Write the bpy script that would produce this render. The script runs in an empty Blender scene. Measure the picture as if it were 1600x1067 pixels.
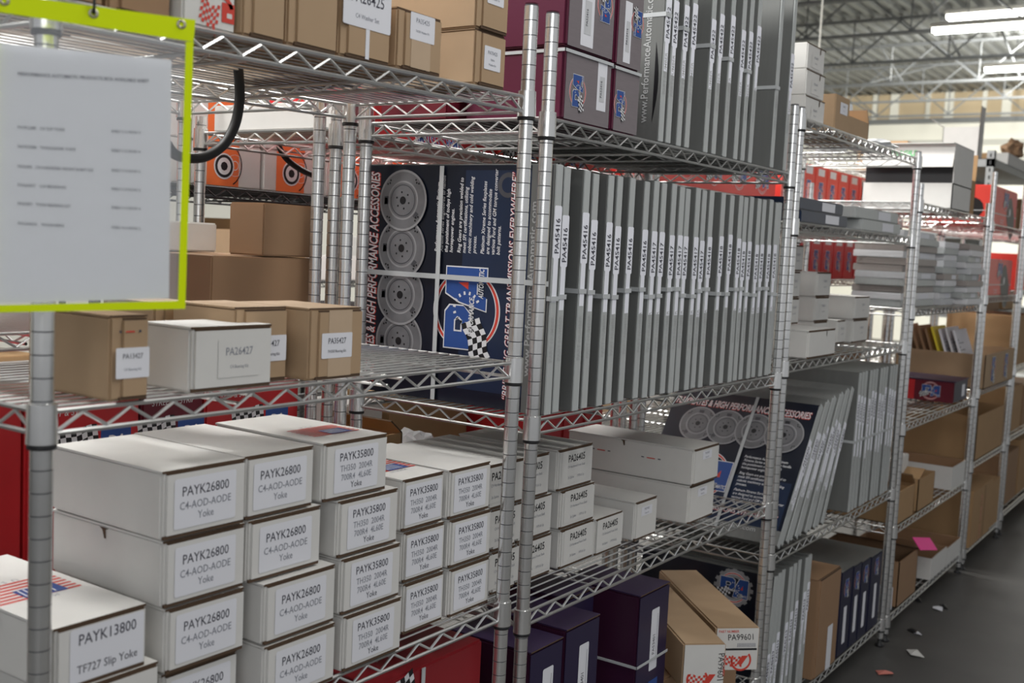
import bpy, bmesh, math, random
from mathutils import Vector, Matrix
random.seed(7)
C = bpy.context.scene.collection
SC = bpy.context.scene
# ---------------------------------------------------------------- camera
F_PX, YAW, PIT, ROL = 1704.53, math.radians(34.45356), math.radians(4.92075), math.radians(-2.78260)
CAM = Vector((0, -1.09, 1.44))
fwd = Vector((math.cos(YAW)*math.cos(PIT), math.sin(YAW)*math.cos(PIT), -math.sin(PIT)))
r0 = Vector((math.sin(YAW), -math.cos(YAW), 0)); d0 = fwd.cross(r0)
rgt = math.cos(ROL)*r0 + math.sin(ROL)*d0
dwn = -math.sin(ROL)*r0 + math.cos(ROL)*d0
cam_d = bpy.data.cameras.new('camera'); cam = bpy.data.objects.new('camera', cam_d); C.objects.link(cam)
cam.matrix_world = Matrix(((rgt.x, -dwn.x, -fwd.x, CAM.x), (rgt.y, -dwn.y, -fwd.y, CAM.y), (rgt.z, -dwn.z, -fwd.z, CAM.z), (0, 0, 0, 1)))
cam_d.sensor_width = 36; cam_d.lens = F_PX*36/1600; cam_d.clip_start = .05; cam_d.clip_end = 200
cam_d.dof.use_dof = True; cam_d.dof.focus_distance = 2.1; cam_d.dof.aperture_fstop = 5.6
SC.camera = cam
# ---------------------------------------------------------------- world, lights, exposure
w = bpy.data.worlds.new('world'); SC.world = w; w.use_nodes = True
w.node_tree.nodes['Background'].inputs[0].default_value = (.95, .97, 1, 1)
w.node_tree.nodes['Background'].inputs[1].default_value = .44
SC.view_settings.view_transform = 'Standard'; SC.view_settings.look = 'None'
SC.view_settings.gamma = 1; SC.view_settings.use_curve_mapping = False
SC.view_settings.exposure = 0.0
def area(name, loc, target, sx, sy, power, col=(1, 1, 1)):
    l = bpy.data.lights.new(name, 'AREA'); l.shape = 'RECTANGLE'; l.size = sx; l.size_y = sy; l.energy = power; l.color = col
    o = bpy.data.objects.new(name, l); C.objects.link(o); o.location = loc
    o.rotation_euler = (Vector(target)-Vector(loc)).to_track_quat('-Z', 'Y').to_euler(); return o
area('dock_door_daylight', (-3.0, -3.4, 3.0), (1.6, .2, 1.35), 3.0, 2.2, 62, (.97, .98, 1))
area('aisle_tube_light', (1.7, -1.5, 3.5), (1.7, -1.3, 0), .3, 2.4, 46, (1, .99, .96))
area('aisle_tube_light', (5.0, -1.7, 4.0), (5.0, -1.7, 0), .3, 2.4, 9, (1, .99, .96))
area('back_aisle_light', (0.6, 1.15, 3.9), (.9, .6, 1), .3, 2.4, 150, (1, .99, .96))
area('back_aisle_light', (3.6, 2.2, 3.9), (3.9, 1.2, 1.2), .3, 2.4, 190, (1, .99, .96))
area('second_row_tube_light', (5.6, 1.3, 4.0), (5.6, 1.0, 0), .3, 2.4, 130, (1, .99, .95))
area('far_tube_light', (13.0, 1.6, 3.95), (13.0, 1.6, 0), .3, 2.4, 200, (1, .99, .94))
area('far_tube_light', (15.6, 1.2, 3.95), (20, 2.5, 2.5), .3, 2.4, 650, (1, .98, .90))
area('far_tube_light', (9.0, 3.5, 3.9), (9.0, 3.5, 0), .3, 2.4, 120, (1, .99, .94))

# ---------------------------------------------------------------- measuring helper: pixel of the photo -> point on a world plane
def at(px, py, X=None, Y=None, Z=None):
    v = fwd + rgt*((px-800)/F_PX) + dwn*((py-533.5)/F_PX)
    if X is not None: t = (X-CAM.x)/v.x
    elif Y is not None: t = (Y-CAM.y)/v.y
    else: t = (Z-CAM.z)/v.z
    return CAM + v*t
# ---------------------------------------------------------------- materials
def mat(name, col, rough=.6, metal=0, noise=.06, scale=60, bump=0, spec=.5, stretch=None):
    m = bpy.data.materials.new(name); m.use_nodes = True; nt = m.node_tree; b = nt.nodes['Principled BSDF']
    b.inputs['Base Color'].default_value = (*col, 1); b.inputs['Roughness'].default_value = rough; b.inputs['Metallic'].default_value = metal
    b.inputs['Specular IOR Level'].default_value = spec
    if noise or bump:
        tc = nt.nodes.new('ShaderNodeTexCoord'); mp = nt.nodes.new('ShaderNodeMapping'); n = nt.nodes.new('ShaderNodeTexNoise')
        n.inputs['Scale'].default_value = scale; n.inputs['Detail'].default_value = 4
        nt.links.new(tc.outputs['Object'], mp.inputs[0]); nt.links.new(mp.outputs[0], n.inputs['Vector'])
        if stretch: mp.inputs['Scale'].default_value = stretch
        if noise:
            mx = nt.nodes.new('ShaderNodeMix'); mx.data_type = 'RGBA'
            mx.inputs[6].default_value = (*[c*(1-noise) for c in col], 1); mx.inputs[7].default_value = (*[min(1, c*(1+noise)) for c in col], 1)
            nt.links.new(n.outputs['Fac'], mx.inputs[0]); nt.links.new(mx.outputs[2], b.inputs['Base Color'])
        if bump:
            bp = nt.nodes.new('ShaderNodeBump'); bp.inputs['Strength'].default_value = bump; bp.inputs['Distance'].default_value = .002
            nt.links.new(n.outputs['Fac'], bp.inputs['Height']); nt.links.new(bp.outputs[0], b.inputs['Normal'])
    return m
M = {}
M['white'] = mat('white_cardboard', (.66, .65, .625), .62, 0, .05, 25)
M['white_in'] = mat('kraft_inside', (.30, .19, .11), .8)
M['edge'] = mat('corrugated_edge', (.085, .050, .028), .9, 0, .3, 300)
M['kraft'] = mat('kraft_cardboard', (.40, .275, .165), .75, 0, .08, 18)
M['kraft2'] = mat('kraft_cardboard_dark', (.30, .18, .10), .78, 0, .08, 14)
M['kraft3'] = mat('kraft_cardboard_yellow', (.38, .235, .115), .78, 0, .08, 14)
M['tape'] = mat('packing_tape', (.50, .37, .25), .22, 0, .05, 40)
M['chrome'] = mat('chrome', (.80, .80, .79), .24, .9, .08, 30)
M['wire'] = mat('chromed_wire', (.64, .64, .63), .30, .88, .05, 30)
M['dwire'] = mat('black_coated_wire', (.02, .02, .022), .4, 0, 0)
M['blk'] = mat('black_plastic', (.012, .012, .014), .45, 0, 0)
M['rubber'] = mat('black_rubber', (.012, .012, .012), .5, 0, 0)
M['paper2'] = mat('bright_label_paper', (.88, .89, .96), .55, 0, .02, 20)
M['paper'] = mat('label_paper', (.74, .745, .79), .6, 0, .02, 20)
M['sheet'] = mat('paper_sheet', (.90, .91, .93), .6, 0, .03, 6)
M['ink'] = mat('grey_ink', (.06, .06, .08), .6, 0, 0)
M['link'] = mat('light_grey_ink', (.25, .26, .30), .6, 0, 0)
M['black'] = mat('black_ink', (.010, .010, .012), .4, 0, 0)
M['wink'] = mat('white_ink', (.72, .72, .74), .5, 0, 0)
M['gink'] = mat('grey_print', (.42, .43, .43), .5, 0, 0)
M['red'] = mat('red_ink', (.62, .055, .035), .45, 0, 0)
M['blue'] = mat('blue_ink', (.025, .075, .28), .4, 0, .05)
M['orange'] = mat('orange_ink', (.85, .19, .05), .5, 0, 0)
M['pinkred'] = mat('faded_red_ink', (.60, .20, .16), .5, 0, 0)
M['flex'] = mat('grey_carton_side', (.15, .155, .15), .45, 0, .12, 12, stretch=(6, 6, .6))
M['spine'] = mat('grey_carton_spine', (.45, .47, .465), .42, 0, .08, 20, stretch=(6, 6, .5))
M['navy'] = mat('navy_print', (.006, .009, .020), .30, 0, .25, 9)
M['navy2'] = mat('navy_print_lighter', (.013, .024, .058), .32, 0, .3, 6)
M['steel'] = mat('printed_steel_grey', (.17, .17, .18), .4, 0, .35, 25)
M['steel2'] = mat('printed_steel_light', (.30, .30, .31), .4, 0, .3, 30)
M['steel3'] = mat('printed_steel_dark', (.07, .07, .08), .4, 0, .3, 30)
M['purple'] = mat('purple_carton', (.035, .020, .060), .38, 0, .12, 10)
M['indigo'] = mat('indigo_carton_end', (.020, .021, .048), .36, 0, .10, 10)
M['greypurple'] = mat('grey_violet_carton', (.19, .165, .175), .5, 0, .1, 20, stretch=(1, 1, 12))
M['maroon'] = mat('maroon_carton', (.13, .008, .020), .38, 0, .15, 7)
M['redbox'] = mat('red_carton', (.50, .020, .025), .38, 0, .12, 8)
M['redbox2'] = mat('bright_red_carton', (.72, .06, .045), .4, 0, .10, 8)
M['strap'] = mat('plastic_strap', (.50, .52, .53), .35, 0, .05)
M['lime'] = mat('lime_vinyl', (.76, .93, .0), .45, 0, .04, 10, 0, .2)
M['brass'] = mat('metal_grommet', (.45, .42, .36), .35, 1, 0)
M['pink'] = mat('pink_tag', (1, .06, .36), .6, 0, 0)
M['greysteel'] = mat('grey_painted_steel', (.30, .31, .31), .5, .2, .1, 20)
M['floor'] = mat('concrete_floor', (.075, .073, .070), .55, 0, .35, 3, .05)
M['wallw'] = mat('white_painted_wall', (.78, .77, .70), .8, 0, .05, 2)
M['wallt'] = mat('tan_insulation', (.52, .42, .28), .85, 0, .08, 2)
M['wallg'] = mat('grey_trim_paint', (.50, .50, .46), .8, 0, .05, 2)
M['deck'] = mat('galvanised_roof_deck', (.25, .26, .26), .40, .6, .15, 2)
M['joist'] = mat('grey_steel_joist', (.20, .21, .22), .45, .3, .1, 8)
M['yellow'] = mat('yellow_print', (.75, .62, .05), .5, 0, 0)
M['green'] = mat('green_print', (.03, .55, .12), .5, 0, 0)
M['foam'] = mat('crumpled_plastic', (.72, .74, .76), .3, 0, .1, 30, .6)
M['bluebin'] = mat('blue_plastic', (.02, .04, .12), .4, 0, .1)
M['plum'] = mat('plum_carton', (.040, .008, .028), .38, 0, .15, 7)
M['plum2'] = mat('plum_maroon_carton', (.095, .010, .034), .38, 0, .15, 7)
M['violet_dark'] = mat('dark_violet_carton', (.020, .013, .048), .36, 0, .1, 10)
M['deepred'] = mat('deep_red_carton', (.25, .012, .018), .4, 0, .15, 8)
M['greylight'] = mat('pale_grey_carton', (.55, .56, .58), .5, 0, .06)
M['greywarm'] = mat('warm_grey_carton', (.36, .32, .30), .5, 0, .06)
M['magenta'] = mat('violet_print', (.18, .05, .20), .5, 0, .2, 9)
def emis(name, col, s):
    m = bpy.data.materials.new(name); m.use_nodes = True; nt = m.node_tree; nt.nodes.clear()
    e = nt.nodes.new('ShaderNodeEmission'); e.inputs[0].default_value = (*col, 1); e.inputs[1].default_value = s
    o = nt.nodes.new('ShaderNodeOutputMaterial'); nt.links.new(e.outputs[0], o.inputs[0]); return m
M['tube'] = emis('lit_tube', (1, .98, .93), 22)
def clear(name, fac, col, rough=.08):
    m = bpy.data.materials.new(name); m.use_nodes = True; nt = m.node_tree; nt.nodes.clear()
    t = nt.nodes.new('ShaderNodeBsdfTransparent'); g = nt.nodes.new('ShaderNodeBsdfPrincipled')
    g.inputs['Base Color'].default_value = (*col, 1); g.inputs['Roughness'].default_value = rough
    tc = nt.nodes.new('ShaderNodeTexCoord'); n = nt.nodes.new('ShaderNodeTexNoise'); n.inputs['Scale'].default_value = 14
    bp = nt.nodes.new('ShaderNodeBump'); bp.inputs['Strength'].default_value = .4; bp.inputs['Distance'].default_value = .01
    nt.links.new(tc.outputs['Object'], n.inputs['Vector']); nt.links.new(n.outputs['Fac'], bp.inputs['Height']); nt.links.new(bp.outputs[0], g.inputs['Normal'])
    x = nt.nodes.new('ShaderNodeMixShader'); x.inputs[0].default_value = fac
    o = nt.nodes.new('ShaderNodeOutputMaterial')
    nt.links.new(t.outputs[0], x.inputs[1]); nt.links.new(g.outputs[0], x.inputs[2]); nt.links.new(x.outputs[0], o.inputs[0]); return m
M['vinyl'] = clear('clear_vinyl', .16, (.75, .78, .82))
M['bag'] = clear('clear_plastic_bag', .45, (.8, .82, .85))

# ---------------------------------------------------------------- mesh builder
class MB:
    def __init__(s): s.v = []; s.f = []; s.m = []; s.mats = []
    def mi(s, k):
        if k not in s.mats: s.mats.append(k)
        return s.mats.index(k)
    def add(s, vs, fs, k, mt=None):
        b = len(s.v); i = s.mi(k)
        s.v += [tuple(mt @ Vector(p)) if mt else tuple(p) for p in vs]
        s.f += [tuple(b+j for j in f) for f in fs]; s.m += [i]*len(fs)
    def box(s, a, b, k, mt=None, faces=None):
        x0, y0, z0 = a; x1, y1, z1 = b
        vs = [(x0, y0, z0), (x1, y0, z0), (x1, y1, z0), (x0, y1, z0), (x0, y0, z1), (x1, y0, z1), (x1, y1, z1), (x0, y1, z1)]
        fs = [(0, 3, 2, 1), (4, 5, 6, 7), (0, 1, 5, 4), (1, 2, 6, 5), (2, 3, 7, 6), (3, 0, 4, 7)]   # bottom top front right back left
        if faces:
            for f, kk in zip(fs, faces): s.add([vs[j] for j in f], [(0, 1, 2, 3)], kk, mt)
        else: s.add(vs, fs, k, mt)
    def bbox(s, a, b, k, c=.003, mt=None):          # bevelled box
        bm = bmesh.new(); bmesh.ops.create_cube(bm, size=1)
        for v in bm.verts: v.co = Vector([(a[i]+b[i])/2 + v.co[i]*(b[i]-a[i]) for i in range(3)])
        bmesh.ops.bevel(bm, geom=bm.edges[:], offset=c, segments=2, affect='EDGES')
        bm.verts.index_update()
        s.add([v.co[:] for v in bm.verts], [tuple(v.index for v in f.verts) for f in bm.faces], k, mt); bm.free()
    def rod(s, p, q, r, k, n=6, caps=False):
        p = Vector(p); q = Vector(q); d = (q-p)
        if d.length < 1e-7: return
        d.normalize(); u = d.orthogonal().normalized(); t = d.cross(u)
        vs = []
        for c in (p, q):
            for i in range(n):
                a = 2*math.pi*i/n; vs.append(c+u*math.cos(a)*r+t*math.sin(a)*r)
        fs = [(i, (i+1) % n, n+(i+1) % n, n+i) for i in range(n)]
        if caps: fs += [tuple(range(n))[::-1], tuple(range(n, 2*n))]
        s.add(vs, fs, k)
    def lathe(s, prof, n, k, mt=None):
        vs = []
        for r, z in prof:
            for i in range(n): a = 2*math.pi*i/n; vs.append((r*math.cos(a), r*math.sin(a), z))
        fs = [(j*n+i, j*n+(i+1) % n, (j+1)*n+(i+1) % n, (j+1)*n+i) for j in range(len(prof)-1) for i in range(n)]
        s.add(vs, fs, k, mt)
    def tube(s, pts, r, k, n=8):
        pts = [Vector(p) for p in pts]; vs = []; up = Vector((0.3, .9, .2)).normalized()
        for j, p in enumerate(pts):
            d = (pts[min(j+1, len(pts)-1)]-pts[max(j-1, 0)]).normalized(); u = d.cross(up).normalized(); t = d.cross(u)
            for i in range(n): a = 2*math.pi*i/n; vs.append(p+u*math.cos(a)*r+t*math.sin(a)*r)
        fs = [(j*n+i, j*n+(i+1) % n, (j+1)*n+(i+1) % n, (j+1)*n+i) for j in range(len(pts)-1) for i in range(n)]
        fs += [tuple(range(n))[::-1], tuple(range((len(pts)-1)*n, len(pts)*n))]
        s.add(vs, fs, k)
    def mesh(s, name, smooth=False):
        me = bpy.data.meshes.new(name); me.from_pydata(s.v, [], s.f)
        for k in s.mats: me.materials.append(M[k])
        me.polygons.foreach_set('material_index', s.m)
        if smooth: me.polygons.foreach_set('use_smooth', [True]*len(s.f))
        me.validate(); me.update(); return me
def link(name, me, parent=None, loc=(0, 0, 0), rot=(0, 0, 0)):
    o = bpy.data.objects.new(name, me); C.objects.link(o); o.parent = parent; o.location = loc; o.rotation_euler = rot; return o
def thing(name, label, cat, loc=(0, 0, 0), rot=(0, 0, 0), group=None, me=None):
    o = bpy.data.objects.new(name, me); C.objects.link(o); o.location = loc; o.rotation_euler = rot
    o['label'] = label; o['category'] = cat
    if group: o['group'] = group
    return o
def struct(name, me, loc=(0, 0, 0)):
    o = link(name, me, None, loc); o['kind'] = 'structure'; return o

# ---------------------------------------------------------------- flat print (lettering, logos) in (u,v) with thin layers
_tx = {}
def text_geo(st, shear=0, bold=0):
    key = (st, shear, bold)
    if key not in _tx:
        cu = bpy.data.curves.new('t', 'FONT'); cu.body = st; cu.size = 1; cu.shear = shear; cu.offset = bold; cu.resolution_u = 2; cu.fill_mode = 'FRONT'
        cu.dimensions = '2D'
        o = bpy.data.objects.new('t', cu); C.objects.link(o)
        dg = bpy.context.evaluated_depsgraph_get(); me = bpy.data.meshes.new_from_object(o.evaluated_get(dg))
        vs = [(v.co.x, v.co.y) for v in me.vertices]; fs = [tuple(p.vertices) for p in me.polygons]
        bpy.data.objects.remove(o); bpy.data.curves.remove(cu); bpy.data.meshes.remove(me)
        w_ = max([v[0] for v in vs] or [0]) ; x0 = min([v[0] for v in vs] or [0])
        _tx[key] = ([(x-x0, y) for x, y in vs], fs, w_-x0)
    return _tx[key]
class Print:
    # plane: 'front' (faces -Y: u=+X v=+Z), 'side' (faces -X: u=-Y v=+Z), 'top' (faces +Z: u=+X v=+Y)
    def __init__(s, plane='front', o=(0, 0, 0), rot=0, pivot=(0, 0)):
        s.mb = MB(); s.pl = plane; s.o = Vector(o); s.h = 0; s.rot = rot; s.pv = pivot
    def P(s, u, v, h):
        if s.rot:
            c, n = math.cos(s.rot), math.sin(s.rot); u, v = u-s.pv[0], v-s.pv[1]; u, v = u*c-v*n, u*n+v*c
        if s.pl == 'front': return s.o+Vector((u, -h, v))
        if s.pl == 'side': return s.o+Vector((-h, -u, v))
        return s.o+Vector((u, v, h))
    def poly(s, pts, k, h=None):
        h = s.h if h is None else h
        s.mb.add([s.P(u, v, h) for u, v in pts], [tuple(range(len(pts)))], k)
    def rect(s, u0, v0, u1, v1, k, h=None): s.poly([(u0, v0), (u1, v0), (u1, v1), (u0, v1)], k, h)
    def slab(s, u0, v0, u1, v1, t, k):
        pts = [(u0, v0), (u1, v0), (u1, v1), (u0, v1)]
        vs = [s.P(u, v, s.h) for u, v in pts]+[s.P(u, v, s.h+t) for u, v in pts]
        s.mb.add(vs, [(3, 2, 1, 0), (4, 5, 6, 7), (0, 1, 5, 4), (1, 2, 6, 5), (2, 3, 7, 6), (3, 0, 4, 7)], k); s.h += t
    def rrect(s, u0, v0, u1, v1, r, k, h=None):
        pts = []
        for cx, cy, a0 in ((u1-r, v0+r, -90), (u1-r, v1-r, 0), (u0+r, v1-r, 90), (u0+r, v0+r, 180)):
            for i in range(5): a = math.radians(a0+i*22.5); pts.append((cx+r*math.cos(a), cy+r*math.sin(a)))
        s.poly(pts, k, h)
    def disc(s, u, v, r, k, h=None, n=28, sx=1): s.poly([(u+r*sx*math.cos(2*math.pi*i/n), v+r*math.sin(2*math.pi*i/n)) for i in range(n)], k, h)
    def ring(s, u, v, r1, r2, k, h=None, a0=0, a1=360, n=36):
        for i in range(n):
            a = math.radians(a0+(a1-a0)*i/n); b = math.radians(a0+(a1-a0)*(i+1)/n)
            s.poly([(u+r1*math.cos(a), v+r1*math.sin(a)), (u+r2*math.cos(a), v+r2*math.sin(a)), (u+r2*math.cos(b), v+r2*math.sin(b)), (u+r1*math.cos(b), v+r1*math.sin(b))], k, h)
    def text(s, st, u, v, size, k='ink', rot=0, align='C', shear=0, bold=0, h=None, sx=1, width=None):
        h = s.h if h is None else h
        vs, fs, wd = text_geo(st, shear, bold)
        size *= .93; sx = .86
        if width: sx = width/(wd*size) if wd else 1
        off = {'L': 0, 'C': wd/2, 'R': wd}[align]; c, n = math.cos(rot), math.sin(rot)
        P = []
        for x, y in vs:
            x = (x-off)*size*sx; y = y*size; P.append(s.P(u+x*c-y*n, v+x*n+y*c, h))
        s.mb.add(P, fs, k)
    def checker(s, u, v, cw, ch, nx, ny, a, b, h=None, rot=0, wave=0):
        h = s.h if h is None else h; c, n = math.cos(rot), math.sin(rot)
        def q(x, y): y += wave*math.sin(x/cw*1.2); return (u+x*c-y*n, v+x*n+y*c)
        for i in range(nx):
            for j in range(ny):
                kk = a if (i+j) % 2 else b
                if kk: s.poly([q(i*cw, j*ch), q((i+1)*cw, j*ch), q((i+1)*cw, (j+1)*ch), q(i*cw, (j+1)*ch)], kk, h)
    def mesh(s, name='print'): return s.mb.mesh(name)

def logo(p, u, v, R, rot=0, h=None, colour=True):
    """round racing emblem: swoosh ring, blue PA block, checkered flag"""
    h = p.h if h is None else h; e = .00025
    def T(x, y): c, n = math.cos(rot), math.sin(rot); return (u+(x*c-y*n)*R, v+(x*n+y*c)*R)
    n = 30
    for a0, a1 in ((200, 340), (20, 170)):
        for i in range(n):
            a = math.radians(a0+(a1-a0)*i/n); b = math.radians(a0+(a1-a0)*(i+1)/n)
            for r1, r2, k, hh in ((.86, 1.0, 'wink', h), (.89, .965, 'red', h+e)):
                w1 = math.sin(math.pi*i/n)*.5+.5; w2 = math.sin(math.pi*(i+1)/n)*.5+.5
                m_ = (r1+r2)/2; d1 = (r2-r1)/2*w1; d2 = (r2-r1)/2*w2
                p.poly([T((m_-d1)*math.cos(a), (m_-d1)*math.sin(a)), T((m_+d1)*math.cos(a), (m_+d1)*math.sin(a)), T((m_+d2)*math.cos(b), (m_+d2)*math.sin(b)), T((m_-d2)*math.cos(b), (m_-d2)*math.sin(b))], k, hh)
    # P and A block letters sharing a stem
    def both(pts, grow=.03):
        cx = sum(x for x, y in pts)/len(pts); cy = sum(y for x, y in pts)/len(pts)
        p.poly([T(x+(grow if x > cx else -grow), y+(grow if y > cy else -grow)) for x, y in pts], 'wink', h+2*e)
        p.poly([T(x, y) for x, y in pts], 'blue', h+3*e)
    both([(-.92, -.58), (-.52, -.58), (-.52, -.14), (-.10, -.14), (.10, .06), (.10, .48), (-.06, .62), (-.92, .62)])
    both([(.02, -.58), (.34, -.58), (.40, -.30), (.66, -.30), (.68, -.58), (1.02, -.58), (1.02, .62), (.40, .62), (.20, .20)])
    p.poly([T(-.52, .10), T(-.24, .10), T(-.16, .20), T(-.24, .34), T(-.52, .34)], 'wink', h+4*e)
    p.poly([T(-.48, .14), T(-.26, .14), T(-.21, .20), T(-.26, .30), T(-.48, .30)], 'navy2', h+5*e)
    p.poly([T(.50, -.05), T(.68, -.05), T(.66, .25)], 'red', h+4*e)
    for i in range(11):     # gear teeth
        a = math.radians(-60+i*24); p.poly([T(.05+.33*math.cos(a+d)*q, -.02+.33*math.sin(a+d)*q) for d, q in ((-.09, 1), (.09, 1), (.06, 1.25), (-.06, 1.25))], 'wink', h+4*e)
    uu, vv = T(-.70, -.22); p.text('PERFORMANCE', *T(-.62, -.24), R*.22, 'wink', rot, 'L', .3, .02, h+6*e, width=R*.95)
    p.text('AUTOMATIC', *T(.30, -.50), R*.22, 'wink', rot, 'L', .3, .02, h+6*e, width=R*.72)
    uu, vv = T(-1.05, -.78); p.checker(uu, vv, R*.14, R*.14, 7, 4, 'black', 'wink', h+5*e, rot+.35, R*.04)

def flexplate(p, u, v, R, h):
    e = .0002
    p.disc(u, v, R, 'steel', h, 40); p.ring(u, v, R*.93, R, 'steel2', h+e); p.ring(u, v, R*.58, R*.64, 'steel2', h+e)
    p.disc(u, v, R*.56, 'steel', h+e); p.ring(u, v, R*.49, R*.52, 'steel3', h+2*e)
    p.disc(u, v, R*.13, 'black', h+3*e, 14)
    for i in range(6): a = i*math.pi/3+.2; p.disc(u+R*.27*math.cos(a), v+R*.27*math.sin(a), R*.035, 'black', h+3*e, 8)
    for i in range(4):
        a = i*math.pi/2+.8
        for d in (-.1, 0, .1): p.disc(u+R*(.8+abs(d)*.5)*math.cos(a+d), v+R*(.8+abs(d)*.5)*math.sin(a+d), R*.035, 'black', h+2*e, 8)
    for a in (1.6, 4.0): 
        c, n = math.cos(a), math.sin(a); p.poly([(u+R*(.78*c-x*n), v+R*(.78*n+x*c)) for x in (-.10,)]+[(u+R*(.66*c+.10*n), v+R*(.66*n-.10*c)), (u+R*(.66*c-.10*n), v+R*(.66*n+.10*c)), (u+R*(.80*c-.12*n), v+R*(.80*n+.12*c))], 'steel3', h+2*e)
    p.poly([(u-.13*R, v+.62*R), (u+.13*R, v+.62*R), (u+.13*R, v+.8*R), (u-.13*R, v+.8*R)], 'yellow' if False else 'steel3', h+2*e)

def cover_print(plane, o, rot=0, S=.475):
    """printed face of a flexplate carton, square S, upright coordinates; rot turns it about its centre"""
    c = S/2
    p = Print(plane, o, rot, (c, c) if rot else (0, 0))
    if rot:       # P() subtracts the pivot; put it back
        base = p.P
        oo = p.o.copy(); p.o = oo + (Vector((0, -c, c)) if plane == 'side' else Vector((c, 0, c)) if plane == 'front' else Vector((c, c, 0)))
    p.slab(0, 0, S, S, .0012, 'navy')
    p.rect(.03, .02, S-.01, .20, 'navy2', p.h+.0001)
    p.rect(0, 0, S, .045, 'flex', p.h+.0002)
    h = p.h+.0006
    # title across the top
    p.text('FLEXPLATES & HIGH PERFORMANCE ACCESSORIES', .010, .4210, .0370, 'red', 0, 'L', .25, .045, h, width=S-.022)
    p.text('FLEXPLATES & HIGH PERFORMANCE ACCESSORIES', .0115, .4225, .0350, 'wink', 0, 'L', .25, .018, h+.0003, width=S-.0245)
    for i, u in enumerate((.11, .205, .30, .397)): flexplate(p, u, .355, .062, h+i*.0011)
    # paragraphs
    y = .262
    for t in ('Performance Automatic Platinum', 'Xtreme Series engineered to handle', 'the punishment of todays high', 'horsepower engines.', '', 'Ring Gears are precision welded to', 'meet SFI certifications, utilizing', 'robotic machinery and cold welding', 'process.', '', 'Platinum Xtreme Series flexplates', 'are designed to accommodate', 'various Ford and GM torque converter', 'bolt patterns.'):
        if t: p.text(t, .297, y, .0128, 'wink', 0, 'L', .25, .012, h)
        y -= .0125 if t else .007
    logo(p, .185, .185, .082, 0, h)
    p.text('\u201cBRINGING GREAT TRANSMISSIONS EVERYWHERE\u201d', .02, .074, .024, 'red', 0, 'L', .25, .035, h, width=.435)
    p.text('\u201cBRINGING GREAT TRANSMISSIONS EVERYWHERE\u201d', .0212, .075, .0228, 'wink', 0, 'L', .25, .008, h+.0003, width=.433)
    p.text('www.PerformanceAutomatic.com', .07, .030, .022, 'gink', 0, 'L', 0, .015, h, width=.33)
    p.disc(.43, .098, .024, 'steel3', h-.0002); p.disc(.43, .098, .015, 'navy2', h-.0001)
    return p.mesh('cover_print')

# ---------------------------------------------------------------- wire shelving
_cache = {}
def cached(key, fn):
    if key not in _cache: _cache[key] = fn()
    return _cache[key]
PR = .0127
def post_mesh(hgt, k='chrome'):
    def f():
        m = MB(); z = .0
        m.lathe([(PR*.90, 0), (PR*.90, hgt-.002)], 16, 'steel3')
        while z < hgt-.01:
            z1 = min(z+.0239, hgt); m.lathe([(PR, z), (PR, z1)], 16, k); m.lathe([(PR, z1), (PR*.90, z1)], 16, k); m.lathe([(PR*.90, z), (PR, z)], 16, k); z += .0254
        m.lathe([(PR, hgt), (.0004, hgt+.001)], 16, k); return m.mesh('post', True)
    return cached(('post', round(hgt, 3), k), f)
def shelf_mesh(wx, wy, k='wire'):
    def f():
        m = MB(); a, b = PR*.6, wx-PR*.6; c, d = 0.0, wy; zt, zb = .035, .010
        for y in (c, d):
            m.rod((a, y, zt), (b, y, zt), .0032, k); m.rod((a, y, zb), (b, y, zb), .0032, k)
        for x in (0, wx):
            m.rod((x, c+PR*.6, zt), (x, d-PR*.6, zt), .0032, k); m.rod((x, c+PR*.6, zb), (x, d-PR*.6, zb), .0032, k)
        def zig(p0, p1):
            p0 = Vector(p0); p1 = Vector(p1); L = (p1-p0).length; n = max(2, round(L/.031)); n += n % 2
            pts = [p0.lerp(p1, i/n) + Vector((0, 0, (zt-.0035 if i % 2 else zb+.003))) for i in range(n+1)]
            for i in range(n): m.rod(pts[i], pts[i+1], .0022, k, 5)
        for y in (c, d): zig((a+.012, y, 0), (b-.012, y, 0))
        for x in (0, wx): zig((x, c+.02, 0), (x, d-.02, 0))
        n = 3 if wx > 1 else 2
        for i in range(1, n+1):
            x = wx*i/(n+1); m.rod((x, c, zt-.006), (x, d, zt-.006), .0032, k); m.rod((x, c+.03, zb+.004), (x, d-.03, zb+.004), .0028, k)
            zz = .015
            j = 0
            while c+.03+j*.035 < d-.05:
                y0 = c+.03+j*.035; m.rod((x, y0, zb+.004 if j % 2 else zt-.006), (x, y0+.035, zt-.006 if j % 2 else zb+.004), .002, k, 4); j += 1
        return m.mesh('shelf_frame', False)
    return cached(('shelf', round(wx, 3), round(wy, 3), k), f)
def deck_mesh(wx, wy, k='wire'):
    def f():
        m = MB(); n = round(wy/.0245)
        for i in range(1, n): y = wy*i/n; m.rod((0, y, .0365), (wx, y, .0365), .0019, k, 5)
        return m.mesh('deck_wires')
    return cached(('deck', round(wx, 3), round(wy, 3), k), f)
def collar_mesh(k='chrome'):
    def f():
        m = MB(); m.lathe([(.0170, .001), (.0160, .045)], 18, k); m.lathe([(.0160, .045), (PR+.0002, .046)], 18, k); m.lathe([(PR+.0002, 0), (.0170, .001)], 18, k)
        m.lathe([(PR+.0003, -.005), (.0155, -.005), (.0160, -.0025), (.0155, .0), (PR+.0003, 0)], 16, 'blk')
        return m.mesh('collar', True)
    return cached(('collar', k), f)
def foot_mesh():
    def f():
        m = MB(); m.lathe([(.0005, 0), (.017, 0), (.018, .006), (.009, .012), (.007, .03), (.0005, .03)], 12, 'blk'); return m.mesh('foot', True)
    return cached('foot', f)
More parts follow.
